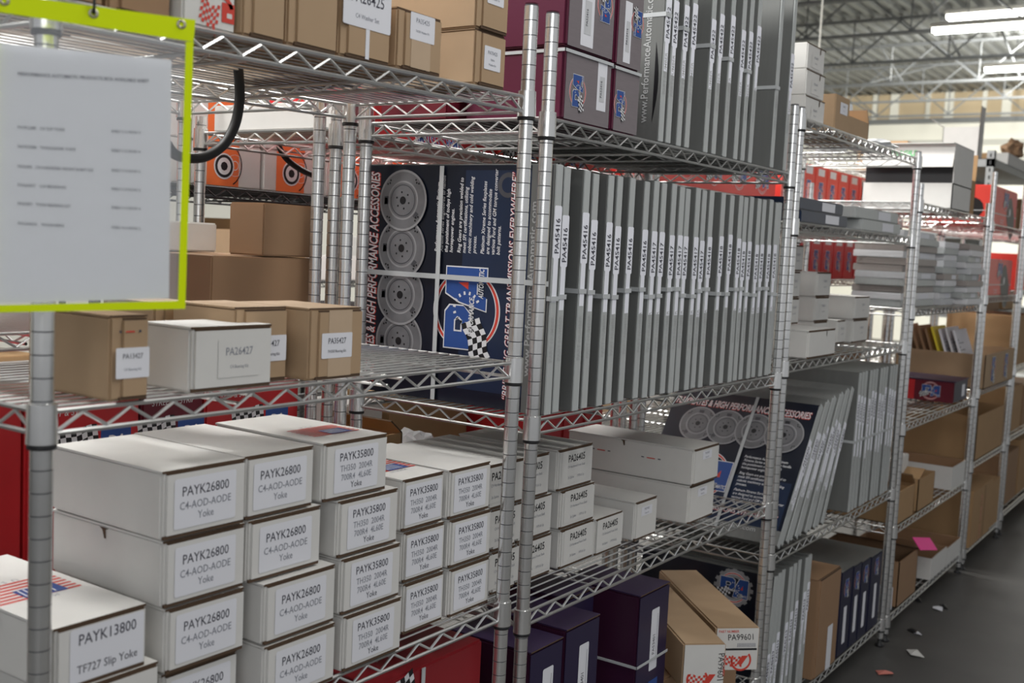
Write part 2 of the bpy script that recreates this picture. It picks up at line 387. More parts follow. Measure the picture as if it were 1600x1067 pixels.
def rack(name, label, x0, x1, y0, y1, top, rings, km='wire', kp='chrome', tilt={}, group=None):
    r = thing(name, label, 'shelf rack', (x0, y0, 0), group=group)
    wx, wy = x1-x0, y1-y0
    for x in (0, wx):
        for y in (0, wy):
            p = link('post', post_mesh(top-.03, kp), r, (x, y, .03)); link('foot', foot_mesh(), p, (0, 0, -.03))
    for i, z in enumerate(rings):
        t = tilt.get(i, 0)
        s = link('shelf', shelf_mesh(wx, wy, km), r, (0, 0, z-t), (0, -math.atan2(t, wx), 0))
        d = link('deck_wires', deck_mesh(wx, wy, km), s); d['kind'] = 'stuff'
        for x in (0, wx):
            for y in (0, wy): link('collar', collar_mesh(kp), s, (x, y, 0))
    return r
DK = .0395     # deck top above ring
AX0, AX1, BX0, BX1, CX0, CX1, DX0, DX1, EX0, EX1 = .686, 1.599, 1.667, 2.883, 2.934, 4.154, 4.225, 5.43, 5.51, 6.31
rack('wire_shelving_unit', 'chrome wire shelving unit nearest the camera, behind the lime-edged pouch', AX0, AX1, 0, .417, 1.862, [.30, .755, 1.20, 1.667], tilt={3: .022})
rack('wire_shelving_unit', 'chrome wire shelving unit holding the row of grey cartons labelled PA45416 to PA45418', BX0, BX1, 0, .435, 1.862, [.22, .723, 1.088, 1.640])
rack('wire_shelving_unit', 'chrome wire shelving unit with leaning grey cartons, next after the PA45416 unit', CX0, CX1, 0, .435, 1.862, [.061, .565, 1.117, 1.512, 1.799])
rack('wire_shelving_unit', 'chrome wire shelving unit holding the stacks of flat grey cartons', DX0, DX1, 0, .420, 1.75, [.055, .405, .803, 1.245, 1.645])
rack('wire_shelving_unit', 'farthest chrome wire shelving unit, holding the big kraft carton with two emblems', EX0, EX1, 0, .420, 1.90, [.055, .475, .833, 1.280, 1.625])
Y2 = .50
rack('wire_shelving_unit', 'chrome wire shelving unit in the second row, behind the nearest unit', AX0, AX1, Y2, Y2+.42, 1.98, [.30, .80, 1.235, 1.69])
rack('wire_shelving_unit', 'chrome wire shelving unit in the second row, behind the PA45416 unit', BX0-.02, BX1, Y2, Y2+.42, 1.70, [.30, .86, 1.628])
rack('wire_shelving_unit', 'chrome wire shelving unit in the second row, behind the leaning grey cartons', CX0, CX1, Y2, Y2+.42, 1.80, [.30, .80, 1.33, 1.63])
rack('black_wire_shelving_unit', 'black wire shelving unit in the back, carrying the orange and white cartons', 1.45, 2.66, 1.02, 1.44, 1.75, [.40, .90, 1.20, 1.515], 'dwire', 'blk')
# ---------------------------------------------------------------- setting
H1, HC = 4.13, 4.72
m = MB(); m.box((-8, -8, -.1), (24, 8, 0), 'floor'); struct('floor', m.mesh('floor'))
m = MB(); m.box((21.7, -8, 0), (21.85, 8, 5.2), 'wallw'); struct('wall_back', m.mesh('wall'))
m = MB(); m.box((-8, 6.5, 0), (21.7, 6.65, 5.2), 'wallw'); struct('wall_left', m.mesh('wall'))
m = MB(); m.box((21.60, -8, 4.24), (21.7, 6.5, 4.72), 'wallt')
for i in range(14): y = -7+i*1.0; m.box((21.56, y, 4.24), (21.60, y+.16, 4.72), 'wallw'); m.box((21.56, y+.42, 4.24), (21.60, y+.50, 4.72), 'wallw')
struct('trim_1', m.mesh('trim'))
m = MB(); m.box((21.52, -8, 4.16), (21.7, 6.5, 4.24), 'joist'); struct('trim_2', m.mesh('trim'))
m = MB()
for z in (3.75, 3.45, 3.2): m.box((21.66, -8, z), (21.7, 6.5, z+.10), 'wallg')
struct('trim_3', m.mesh('trim'))
m = MB()                                   # ribbed roof deck, ribs along X
y = -8.0
while y < 6.5:
    vs = [(-8, y, HC+.05), (-8, y+.09, HC+.05), (-8, y+.115, HC), (-8, y+.165, HC), (-8, y+.19, HC+.05)]
    vs2 = [(21.7, b, c) for a, b, c in vs]; m.add(vs+vs2, [(i, i+1, 6+i, 5+i) for i in range(4)], 'deck'); y += .19
m.box((-8, -8, HC+.06), (21.85, 6.65, HC+.12), 'deck'); struct('ceiling', m.mesh('ceiling'))
def joist_mesh():
    m = MB(); L0, L1 = -8.0, 6.5
    for x in (-.035, .035):
        m.rod((x, L0, 0), (x, L1, 0), .02, 'joist', 4); m.rod((x, L0, .56), (x, L1, .56), .02, 'joist', 4)
    y = L0; j = 0
    while y < L1-.3:
        m.rod((0, y, .02 if j % 2 else .54), (0, min(y+.62, L1), .54 if j % 2 else .02), .012, 'joist', 6)
        if j % 2: m.rod((0, y, .02), (0, y, .54), .010, 'joist', 5)
        y += .62; j += 1
    return m.mesh('joist')
jm = joist_mesh()
for i in range(9):
    thing('roof_joist', ['grey open-web roof joist just in front of the far wall', 'grey open-web roof joist second from the far wall', 'grey open-web roof joist third from the far wall, lit by the hanging tubes', 'grey open-web roof joist fourth from the far wall', 'grey open-web roof joist fifth from the far wall', 'grey open-web roof joist sixth from the far wall, at the top picture edge', 'grey open-web roof joist seventh from the far wall, above the frame', 'grey open-web roof joist eighth from the far wall, above the frame', 'grey open-web roof joist ninth from the far wall, above the frame'][i], 'roof joist', (20.3-i*1.8, 0, H1), group='open-web roof joists', me=jm)
# diagonal bridging bars between joists
bars = [((18.5, 5.9, 4.68), (20.3, 5.0, 4.14)), ((16.7, 4.2, 4.14), (18.5, 3.6, 4.68)), ((16.7, 2.6, 4.15), (18.5, 2.6, 4.65)), ((14.9, 3.6, 4.6), (16.7, 3.6, 4.16)), ((14.9, 2.0, 4.62), (16.7, 2.0, 4.16)), ((13.1, 2.4, 4.6), (14.9, 2.4, 4.16)), ((18.5, 1.9, 4.62), (20.3, 1.9, 4.16))]
names = ['thin grey bridging bar nearest the far left wall corner', 'thin grey bridging bar in the dark part of the roof left of the lamps', 'thin grey bridging bar rising beyond the hanging tube lamps', 'thin grey bridging bar left of the brighter tube lamp', 'thin grey bridging bar directly behind the lower tube lamp', 'thin grey bridging bar above the upper tube lamp', 'thin grey bridging bar against the tan wall band at right']
for (a, b), n in zip(bars, names):
    mm = MB(); q = Vector(b)-Vector(a); mm.rod((0, 0, 0), q, .016, 'joist', 5, True); thing('bridging_bar', n, 'brace', a, me=mm.mesh('bar'))
def fixture(label, x, y0, y1, z):
    t = thing('tube_lamp', label, 'lamp', (x, (y0+y1)/2, z), group='hanging fluorescent lamps'); L = (y1-y0)
    m = MB(); m.bbox((-.10, -L/2, 0), (.10, L/2, .05), 'wallw', .01); link('housing', m.mesh('housing'), t)
    for xx in (-.05, .05): m = MB(); m.rod((xx, -L/2+.02, -.025), (xx, L/2-.02, -.025), .024, 'tube', 10, True); link('tube', m.mesh('tube', False), t)
    for yy in (-L*.35, L*.35): m = MB(); m.rod((0, yy, .05), (0, yy, HC-z-.01), .004, 'joist', 5); link('hanger', m.mesh('hanger'), t)
p = at(1456, 50, Z=4.02); fixture('lit tube lamp hanging nearer the camera, upper right', p.x, p.y-2.44, p.y, 4.05)
p = at(1538, 107, Z=4.0); fixture('lit tube lamp hanging farther off, just below the nearer one', p.x, p.y-2.44, p.y, 4.0)
p = at(1478, 32, Z=4.3); fixture('lit tube lamp tucked up between the joists, above the other two', p.x, p.y-1.4, p.y, 4.35)
mm = MB(); mm.rod((0, 0, 0), (0, 0, HC-1.96), .006, 'wallg', 5); p = at(1279, 90, Y=1.6); thing('cable', 'thin pale cable dropping from the roof behind the white cartons', 'cable', (p.x, p.y, 1.95), me=mm.mesh('cable'))
# ---------------------------------------------------------------- cartons
def body_mesh(w, d, h, k, bev=.003):
    def f(): m = MB(); m.bbox((-w/2, 0, 0), (w/2, d, h), k, bev); return m.mesh('body')
    return cached(('body', round(w, 3), round(d, 3), round(h, 3), k, bev), f)
def panel_mesh(w, h, k, e='edge'):
    def f():
        m = MB(); m.box((-w/2+.006, -.0036, .0050), (w/2-.0015, .001, h-.0046), k, faces=[e, e, k, k, e, k]); m.box((-w/2+.002, -.0026, .0003), (w/2-.001, .001, .0046), e); m.box((-w/2+.006, -.0010, h-.0045), (w/2-.0012, .001, h-.0022), e); return m.mesh('front_flap')
    return cached(('panel', round(w, 3), round(h, 3), k, e), f)
def lid_mesh(w, d, h, k, e='edge'):
    def f():
        m = MB(); m.box((-w/2-.0008, -.0016, h-.0022), (w/2+.0008, d+.0008, h+.0008), k, faces=[e, k, e, k, k, k]); return m.mesh('lid')
    return cached(('lid', round(w, 3), round(d, 3), round(h, 3), k, e), f)
def label_mesh(spec):
    """spec: (w, h, paper, ((text, size, dv, ink, bold), ...), rot)"""
    def f():
        w, h, pk, lines, rot = spec; p = Print('front'); p.rrect(-w/2, -h/2, w/2, h/2, min(w, h)*.05, pk, .0005)
        for t, s, dv, ink, bold in lines:
            if rot: p.text(t, -dv, 0, s, ink, math.pi/2, 'C', 0, bold, .0008)
            else: p.text(t, 0, dv, s, ink, 0, 'C', 0, bold, .0008)
        return p.mesh('label')
    return cached(('label', spec), f)
def side_tick_mesh():
    def f():
        p = Print('side'); p.poly([(-.010, 0), (-.004, -.003), (.0, -.014), (.004, -.014), (.003, -.002), (.010, 0)], 'edge', .0006); return p.mesh('thumb_notch')
    return cached('tick', f)
def carton(name, label, x0, x1, y, z0, z1, d, k='white', lab=None, lpos=None, yaw=0, group=None, style='mailer', edge='edge', cat='box', notch=False, tape=None, side_lab=None):
    w, h = round(x1-x0, 3), round(z1-z0, 3)-.001
    t = thing(name, label, cat, ((x0+x1)/2, y+.003, z0), (0, 0, yaw), group)
    link('body', body_mesh(w-.001, d, h, k), t)
    if style == 'mailer':
        link('front_flap', panel_mesh(w-.002, h, k, edge), t); link('lid', lid_mesh(w-.002, d, h, k, edge), t); yy = -.0038
    elif style == 'flap':      # plain carton with a closing flap that stands proud of the front-left corner
        link('front_flap', panel_mesh(w-.014, h, k, edge), t, (.004, 0, 0)); yy = -.0038
        def f():
            m = MB(); m.box((-w/2+.001, .002, h-.001), (w/2-.001, d*.492, h+.0012), k, faces=['edge', k, 'edge', k, 'edge', k]); m.box((-w/2+.001, d*.503, h-.001), (w/2-.001, d-.002, h+.0012), k); return m.mesh('top_flaps')
        link('top_flaps', cached(('tf', w, h, d, k), f), t)
    else: yy = -.0005
    if notch: link('thumb_notch', side_tick_mesh(), t, (-w/2, d*.5, h-.003))
    if tape:
        def f():
            p = Print('front'); a, b = tape; p.rect(a*w, .004, b*w, h-.002, 'tape', .0002); return p.mesh('tape_strip')
        link('tape_strip', cached(('tape', w, h, tape), f), t, (0, yy, 0))
    if lab:
        lx, lz = lpos or (0, 0)
        link('label', label_mesh(lab), t, (lx, yy, h/2+lz))
    return t
def LB(w, h, *lines, pk='paper', rot=0): return (w, h, pk, tuple((l+('ink', 0))[:5] if len(l) == 3 else (l+(0,))[:5] for l in lines), rot)
L26 = LB(.098, .064, ('PAYK26800', .0190, .009, 'ink', .002), ('C4-AOD-AODE', .0150, -.008, 'link', .004), ('Yoke', .0150, -.0225, 'link', .004))
L35 = LB(.094, .066, ('PAYK35800', .0185, .014, 'ink', .004), ('TH350  2004R', .0145, -.002, 'link', .004), ('700R4  4L60E', .0145, -.0155, 'link', .004), ('Yoke', .0145, -.0280, 'ink', 0))
L13 = LB(.100, .064, ('PAYK13800', .0200, .012, 'ink', .004), ('TF727 Slip Yoke', .0155, -.022, 'ink', 0))
L05 = LB(.118, .070, ('PA26405', .0235, .010, 'black', .015), ('C4 Hardened Front Shaft', .0085, -.003, 'link', 0), ('26 Spline      1970 & Up', .0085, -.026, 'link', 0), pk='white')
row = ['bottom row', 'second row up', 'third row up', 'top row']
ZR = [.7945, .883, .9705, 1.0585, 1.148]
g26, g35 = 'white cartons labelled PAYK26800', 'white cartons labelled PAYK35800'
def yoke(xl, xr, y, k, lab, text, grp, dx=0, notch=False):
    return carton('shipping_box', text, xl+dx, xr+dx, y, ZR[k], ZR[k+1]-.0025, .232, 'white', lab, None, random.uniform(-.006, .006), grp, notch=notch)
# column 1
X1 = [(.862, .985, .012), (.860, .988, .004), (.853, .985, .003), (.848, .980, .0)]
for k, (a, b, y) in enumerate(X1):
    yoke(a, b, y, k, L26, 'white carton labelled PAYK26800, left column, %s' % row[k], g26, notch=(k == 2))
X2 = [(1.012, 1.150, -.012), (1.010, 1.148, -.010), (.992, 1.128, .004), (.984, 1.112, .006)]
for k, (a, b, y) in enumerate(X2):
    yoke(a, b, y, k, L26, 'white carton labelled PAYK26800, right column beside the PAYK35800 ones, %s' % row[k], g26)
X3 = [(1.174, 1.306, -.006), (1.168, 1.302, -.003), (1.160, 1.294, .0), (1.130, 1.268, .004)]
flagsel = {}
def flag_mesh(s=1.0):
    def f():
        p = Print('top'); W, H = .098*s, .064*s
        for i in range(7): p.rect(-W/2, -H/2+i*H/7, W/2, -H/2+(i+.48)*H/7, 'red', .0006)
        p.rect(-W*.12, -H/2, W*.34, -H*.02, 'blue', .0010)
        for i in range(6): p.poly([(-W*.12+i*.006*s+.002, -H/2+.003), (-W*.12+i*.006*s+.004, -H/2+.003), (-W*.12+i*.006*s+.007, -H*.05), (-W*.12+i*.006*s+.005, -H*.05)], 'wink', .0013)
        p.text('U  S  A', 0, H/2+.006, .013*s, 'link', math.pi, 'C', 0, 0, .0004); p.text('MADE IN', 0, -H/2-.004, .011*s, 'link', math.pi, 'C', 0, 0, .0004)
        return p.mesh('printed_flag')
    return cached(('flag', s), f)
for k, (a, b, y) in enumerate(X3):
    t = yoke(a, b, y, k, L35, 'white carton labelled PAYK35800, left column of its group, %s' % row[k], g35)
    if k == 3: link('printed_flag', flag_mesh(), t, (.006, .075, ZR[4]-ZR[3]-.002), (0, 0, 0))
for k in range(3):
    for a, b, y, nm in ((1.345, 1.452, .030, 'middle'), (1.462, 1.583, .026, 'right')):
        dx = [0.008, 0.004, -.004][k]
        t = yoke(a+dx, b+dx, y, k, L35, 'white carton labelled PAYK35800, %s column of its group, %s' % (nm, row[k] if k < 2 else 'topmost of three'), g35)
        if k == 2 and nm == 'middle': link('printed_flag', flag_mesh(1.15), t, (-.004, .095, ZR[3]-ZR[2]-.002))
# leftmost PAYK13800
carton('shipping_box', 'white carton labelled PAYK13800 behind the front post, flag printed on its lid', .703, .828, .0, .9085, .985, .30, 'white', L13, (.008, 0), 0, 'white cartons at the left end')
link('printed_flag', flag_mesh(1.2), bpy.data.objects['shipping_box.%03d' % (len([o for o in bpy.data.objects if o.name.startswith('shipping_box')])-1)], (-.008, .15, .0765))
carton('shipping_box', 'white carton under the one labelled PAYK13800', .71, .845, -.004, .7945, .9080, .30, 'white', None, None, .01, 'white cartons at the left end')
# PA26405
ZB = .723+DK
Z5 = [ZB, ZB+.087, ZB+.172, ZB+.262]
for k in range(3):
    for i, (xl, xr) in enumerate(((1.640, 1.772), (1.776, 1.905), (1.930, 2.072))):
        dx = [.012, .006, -.012][k]
        if i == 0: xl = 1.69
        yk = .10-(.006 if i == 2 else 0)
        carton('shipping_box', 'white carton labelled PA26405, %s, %s' % (['left column partly behind the two posts', 'middle column just right of the posts', 'right column of the stack'][i], ['bottom row', 'middle row', 'top row'][k]), xl+dx, xr+dx, yk, Z5[k], Z5[k+1]-.002, .26, 'white', L05, (.002, .004), random.uniform(-.004, .004), 'white cartons labelled PA26405')
carton('shipping_box', 'white carton labelled PA26405 standing alone on the shelf right of the stack', 2.086, 2.208, .09, ZB, ZB+.083, .26, 'white', L05, (.002, .004), 0, 'white cartons labelled PA26405')
LS = LB(.055, .022, ('PA39402', .009, .002, 'link', 0), ('Gasket Kit', .006, -.007, 'link', 0), pk='paper')
def red_marks(t, d, h):
    def f():
        p = Print('side')
        for c in (-d*.72, -d*.32):
            p.rect(c-.012, h*.58, c+.012, h*.61, 'red', .0005); p.rect(c-.028, h*.585, c-.020, h*.615, 'ink', .0005); p.rect(c+.020, h*.585, c+.028, h*.615, 'ink', .0005)
        return p.mesh('printed_marks')
    link('printed_marks', f(), t, (-(t.children[0].dimensions.x)/2-.0004, 0, 0))
carton('shipping_box', 'white carton with brown left edge on the wire shelf, in front of the two-high stack', 2.262, 2.372, .085, ZB, ZB+.093, .24, 'white', LS, (0, .02), 0, 'white gasket cartons')
bpy.context.view_layer.update()
t = carton('long_shipping_box', 'long white carton with red and black printed marks, on top of the two-high stack', 2.505, 2.655, .055, ZB+.100, ZB+.193, .37, 'white', LS, (0, .026), 0, 'white gasket cartons'); bpy.context.view_layer.update(); red_marks(t, .37, .09); link('thumb_notch', side_tick_mesh(), t, (-.0745, .2, .09))
carton('long_shipping_box', 'long white carton underneath the one with printed marks', 2.505, 2.655, .062, ZB, ZB+.098, .37, 'white', LS, (0, .026), 0, 'white gasket cartons')

# ---------------- middle shelf of the nearest unit
ZA2 = 1.20+DK
LK = LB(.046, .036, ('PA13427', .0095, .005, 'ink', 0), ('C4 Bearing Kit', .0050, -.009, 'link', 0))
t = carton('kraft_box', 'kraft carton with a small white label, behind the front post under the pouch', .768, .822, -.005, ZA2, ZA2+.100, .165, 'kraft', LK, (.002, -.005), 0, 'kraft cartons on the middle shelf', 'flap')
p = Print('front'); p.rect(-.017, 0, -.014, .003, 'ink', .0005); p.rect(-.008, .0003, .004, .0022, 'red', .0005); p.rect(.010, 0, .013, .003, 'ink', .0005); link('printed_marks', p.mesh('marks'), t, (0, -.0038, .080))
LW = LB(.07, .05, ('PA26427', .0155, .004, 'link', .004), ('C4 Bearing Kit', .0065, -.013, 'link', 0), pk='white')
carton('shipping_box', 'white carton labelled PA26427 between the kraft cartons', .886, 1.020, .0, ZA2, ZA2+.083, .092, 'white', LW, (.01, 0), 0)
L35k = LB(.062, .036, ('PA35427', .0125, .003, 'ink', .003), ('TH350 Bearing Kit', .0062, -.010, 'ink', .003))
carton('kraft_box', 'kraft carton labelled PA35427, half behind the white PA26427 carton', .985, 1.080, .032, ZA2, ZA2+.103, .13, 'kraft', L35k, (.012, -.005), 0, 'kraft cartons on the middle shelf', 'flap')
carton('kraft_box', 'kraft carton labelled PA35427 with brown tape down its front', 1.092, 1.200, .0, ZA2, ZA2+.102, .15, 'kraft', L35k, (-.002, -.002), 0, 'kraft cartons on the middle shelf', 'flap', tape=(-.18, .26))
carton('kraft_box', 'kraft carton behind the white PA26427 carton, its top just showing', .965, 1.045, .175, ZA2, ZA2+.100, .11, 'kraft', None, None, 0, 'kraft cartons on the middle shelf', 'flap')

# ---------------- top shelf of the nearest unit (slightly sloping)
def zA1(x): return 1.667-.022+DK+.022*(x-AX0)/(AX1-AX0)
LT = LB(.100, .060, ('PA26425', .0240, .004, 'ink', .003), ('C4 Washer Set', .0100, -.018, 'link', 0))
LU = LB(.058, .040, ('PA35425', .0110, .006, 'link', .003), ('TH350 Washer Kit', .0052, -.008, 'link', 0))
LV = LB(.046, .038, ('PA70425', .0092, .006, 'link', .003), ('700R4', .0055, -.004, 'link', 0), ('Washer Kit', .0055, -.012, 'link', 0))
gk = 'kraft cartons on the top shelf'
carton('kraft_box', 'kraft carton on the top shelf behind the pouch, at the left picture edge', .700, .770, .02, zA1(.73), zA1(.73)+.15, .22, 'kraft2', None, None, 0, gk, 'flap')
carton('kraft_box', 'kraft carton on the top shelf between the pouch tie and the white box', .775, .862, .02, zA1(.82), zA1(.82)+.16, .22, 'kraft2', None, None, 0, gk, 'flap')
t = carton('shipping_box', 'white box with red checkered flag print and handwriting EARLY C4 WASHER KIT', .868, .950, .005, zA1(.91), zA1(.91)+.14, .20, 'white', None, None, 0, None, 'plain')
p = Print('front'); p.text('EARLY C4 WASHER', 0, .054, .0100, 'black', -.03, 'C', -.1); p.text('KIT', -.026, .042, .0100, 'black', -.03, 'C', -.1)
p.checker(-.018, .006, .0042, .0046, 7, 6, 'red', None, .0004, -.15, .002); p.ring(.012, .022, .020, .026, 'red', .0003, 20, 150); p.rect(.018, .012, .038, .036, 'red', .0003); p.rect(.026, .018, .034, .024, 'white', .0005)
p.text('A', .004, -.006, .016, 'red', -.3, 'C', 0, .02)
link('print', p.mesh(), t, (0, -.0006, 0.0))
carton('kraft_box', 'plain kraft carton right of the white EARLY C4 box', .956, 1.028, .0, zA1(.99), zA1(.99)+.15, .22, 'kraft', None, None, 0, gk, 'flap')
carton('kraft_box', 'plain kraft carton left of the one labelled PA26425', 1.032, 1.126, .0, zA1(1.08), zA1(1.08)+.16, .22, 'kraft', None, None, 0, gk, 'flap')
carton('kraft_box', 'kraft carton with the large PA26425 label and a white tape line', 1.130, 1.236, .0, zA1(1.18), zA1(1.18)+.165, .22, 'kraft', LT, (.0, -.008), 0, gk, 'flap')
p = Print('front'); p.rect(-.004, .002, .004, .045, 'paper', .0003); link('tape_strip', p.mesh(), bpy.data.objects[[o.name for o in bpy.data.objects if o.name.startswith('kraft_box')][-1]] if False else [o for o in bpy.data.objects if o.get('label', '').startswith('kraft carton with the large PA26425')][0], (.002, -.0038, 0))
carton('kraft_box', 'small kraft carton labelled PA35425 with a clear tape strip', 1.252, 1.357, .0, zA1(1.3), zA1(1.3)+.088, .20, 'kraft', LU, (.002, .022), 0, gk, 'flap', tape=(-.22, .22))
carton('kraft_box', 'kraft carton labelled PA70425, lower of two beside the post', 1.445, 1.530, .0, zA1(1.48), zA1(1.48)+.089, .20, 'kraft', LV, (.002, .002), 0, gk, 'flap')
carton('kraft_box', 'kraft carton stacked on the PA70425 one beside the post', 1.443, 1.532, .0, zA1(1.48)+.090, zA1(1.48)+.18, .20, 'kraft', LV, (.004, .018), 0, gk, 'flap')
t = carton('kraft_box', 'kraft carton with a blue and red emblem sticker, behind the small PA35425 one', 1.262, 1.400, .215, zA1(1.33), zA1(1.33)+.17, .17, 'kraft', None, None, 0, gk, 'flap')
p = Print('front'); logo(p, 0, 0, .03, 0, .001); link('emblem_sticker', p.mesh(), t, (-.0, -.0035, .115))
# maroon box behind post on the top shelf
t = carton('maroon_box', 'maroon carton with a white strap behind the two tall posts, top shelf', 1.630, 1.698, .13, 1.640+DK, 1.640+DK+.19, .2, 'maroon', None, None, 0, None, 'plain') if False else None
t = carton('maroon_box', 'maroon carton standing behind the post tops, left of the purple cartons', 1.675, 1.80, .235, 1.640+DK, 1.640+DK+.26, .17, 'maroon', None, None, 0, None, 'plain')

# ---------------- top shelf of the second unit: purple cartons and grey cartons
ZB1 = 1.640+DK
def purple(label, x0, x1, z0, z1, y, flip=False, body='plum2', front='greypurple', d=.22, group='purple cartons', lab='PA52416', lu=.5):
    w, h = x1-x0, z1-z0; t = thing('purple_box', label, 'box', ((x0+x1)/2, y+.003, z0), (0, 0, 0), group)
    link('body', body_mesh(w-.001, d, h-.001, body, .004), t)
    p = Print('front'); p.slab(-w/2+.010, .002, w/2-.002, h-.003, .001, front); hh = p.h+.0004
    s = 1 if not flip else -1
    logo(p, -w*.20 if not flip else w*.28, h*(.42 if not flip else .62), min(w*.24, .030), math.pi/2*s, hh)
    ru, rv = ((w*.20, h*.24), (w*.40, h*.96)) if not flip else ((-w*.20, h*.06), (w*.06, h*.85))
    if w > .15 or flip:
        p.rect(ru[0], ru[1], rv[0], rv[1], 'paper', hh); du, dv = rv[0]-ru[0], rv[1]-ru[1]
        p.rect(ru[0]+du*.25, ru[1]+dv*.18, ru[0]+du*.78, ru[1]+dv*.68, 'greylight', hh+.0003)
        p.text(lab, ru[0]+du*.5, ru[1]+dv*.43, .011, 'ink', math.pi/2, 'C', 0, 0, hh+.0006)
    link('printed_front', p.mesh(), t, (0, 0, 0)); return t
def strapband(t, w, d, z, wd=.006, lx=0):
    m = MB(); e = .0016
    for a, b in (((-w/2-e, -.004, z), (w/2+e, -.0028, z+wd)), ((-w/2-e, -.004, z), (-w/2, d, z+wd))): m.box(a, b, 'strap')
    link('strap', m.mesh('strap'), t)
t = purple('purple carton, lower one of the left pair on the top shelf', 1.712, 1.888, ZB1, ZB1+.132, -.002); strapband(t, .175, .22, .122)
purple('purple carton, upper one of the left pair on the top shelf', 1.712, 1.888, ZB1+.133, ZB1+.29, -.002, True)
t = purple('purple carton, lower one of the right pair beside the grey cartons', 1.896, 2.005, ZB1, ZB1+.128, -.002); strapband(t, .108, .22, .120)
purple('purple carton, upper one of the right pair beside the grey cartons', 1.896, 2.005, ZB1+.129, ZB1+.28, -.002, True)

def flexcarton_meshes(t_, S):
    def f():
        m = MB(); m.bbox((-t_/2, 0, 0), (t_/2, S, S), 'flex', .0022); return m.mesh('body')
    def g():
        m = MB(); m.bbox((-t_/2+.0020, -.0012, .001), (t_/2-.0026, .002, S-.001), 'spine', .001); return m.mesh('spine')
    return cached(('fb', round(t_, 3), S), f), cached(('fs', round(t_, 3), S), g)
def spine_label(code, top, long_):
    def f():
        p = Print('front'); W = .0125
        p.rrect(-W, top-.098, W, top, .004, 'paper2', .0004); p.rect(-W*.66, top-.098-long_, W*.60, top-.096, 'paper2', .00035)
        p.text(code, .0075, top-.056, .0225, 'ink', math.pi/2, 'C', 0, .01, .0008)
        return p.mesh('label')
    return cached(('sl', code, round(top, 3), long_), f)
def part_number_mesh():
    def f():
        p = Print('front'); p.text('PART NUMBER', .005, .145, .0165, 'gink', math.pi/2, 'C', 0, .01, .0004); return p.mesh('lettering')
    return cached('pn', f)
def arc_mesh(S):
    def f():
        p = Print('side'); 
        p.rect(-S+.01, .002, -.002, S-.01, 'flex', .0004)
        p.text('www.PerformanceAutomatic.com', -.030, .04, .026, 'gink', math.pi/2, 'L', 0, .015, .0010)
        pts = [(-.0165+.010*math.sin(math.pi*i/10), .04+.17*i/10) for i in range(11)]
        p.poly(pts, 'black', .0009)
        return p.mesh('side_print')
    return cached(('arc', S), f)
def flexcarton(label, x, y, z, t_=.030, S=.475, code=None, ltop=.39, lean=0, group=None, strap=None, side=False, long_=.085):
    a, b = flexcarton_meshes(t_, S)
    t = thing('flat_carton', label, 'box', (x+t_/2, y+.002, z), (0, lean, 0), group)
    link('body', a, t); link('spine', b, t)
    if code: link('label', spine_label(code, ltop, long_), t, (0, -.0013, 0))
    link('lettering', part_number_mesh(), t, (0, -.0013, 0))
    if strap:
        def f():
            m = MB(); m.box((-t_/2-.001, -.0030, 0), (t_/2+.001, -.0018, .009), 'strap'); m.box((-t_/2-.0012, -.0030, 0), (-t_/2, S, .009), 'strap'); return m.mesh('strap')
        link('strap', cached(('st', t_, S), f), t, (0, 0, strap))
    if side: link('side_print', arc_mesh(S), t, (-t_/2, 0, 0))
    return t
ordn = ['first', 'second', 'third', 'fourth', 'fifth', 'sixth', 'seventh', 'eighth', 'ninth', 'tenth', 'eleventh', 'twelfth', 'thirteenth', 'fourteenth', 'fifteenth', 'sixteenth', 'seventeenth', 'eighteenth', 'nineteenth', 'twentieth', 'twenty-first', 'twenty-second', 'twenty-third', 'twenty-fourth', 'twenty-fifth', 'twenty-sixth']
# B2: the long row
ZB2 = 1.088+DK
PX = [866, 878.5, 910, 924, 948, 962, 982, 1005, 1017, 1032, 1048, 1057.5, 1070, 1086, 1096, 1107, 1126, 1140, 1154, 1162, 1171, 1183, 1191, 1202, 1211.5, 1222]
LT_ = [.382, .366, .374, .362, .360, .354, .355, .352, .350, .350, .345, .346, .345, .345, .338, .348, .352, .358, .350, .343, .345, .338, .340, .340, .342, .33]
xprev = 1.708
for i, px in enumerate(PX):
    y = [.004, .010, -.004, .004, .0, .004, .006, .008, .0, .002, .006, .0, .004, .0, .006, .0, .002, .004, .0, .004, .006, .002, .006, .0, .004, .01][i]
    x = max(at(px-1, 362, Y=y).x, xprev)
    tk = .0272
    if x+tk > 2.872: x = 2.872-tk
    code = 'PA45416' if i < 8 else 'PA45417' if i < 15 else 'PA45418'
    if i == 25: code = None
    nth = i if i < 8 else i-8 if i < 15 else i-15
    lab = 'grey flat carton with spine label %s, %s of that number from the left' % (code, ordn[nth]) if code else 'unlabelled grey flat carton at the right end of the long row'
    t = flexcarton(lab, x, y, ZB2, tk, .468+random.uniform(-.004, .004), code, LT_[i]+.012, 0, 'grey flat cartons in the long row', .222+(.008 if (i//2) % 2 else -.004)+random.uniform(-.003, .003), side=False, long_=.082)
    xprev = x+tk+.0012
    if i == 0:
        me = cover_print('side', (0, .4740, 0), math.pi/2, .468); link('cover_print', me, t, (-tk/2-.0002, 0, 0))
        for z_, y_ in ((.243, None), (None, .262)):
            m = MB()
            if z_: m.box((-tk/2-.0065, 0, z_), (-tk/2-.0055, .466, z_+.010), 'strap')
            else: m.box((-tk/2-.0075, y_-.005, .001), (-tk/2-.0065, y_+.005, .466), 'strap')
            link('strap', m.mesh('strap'), t)
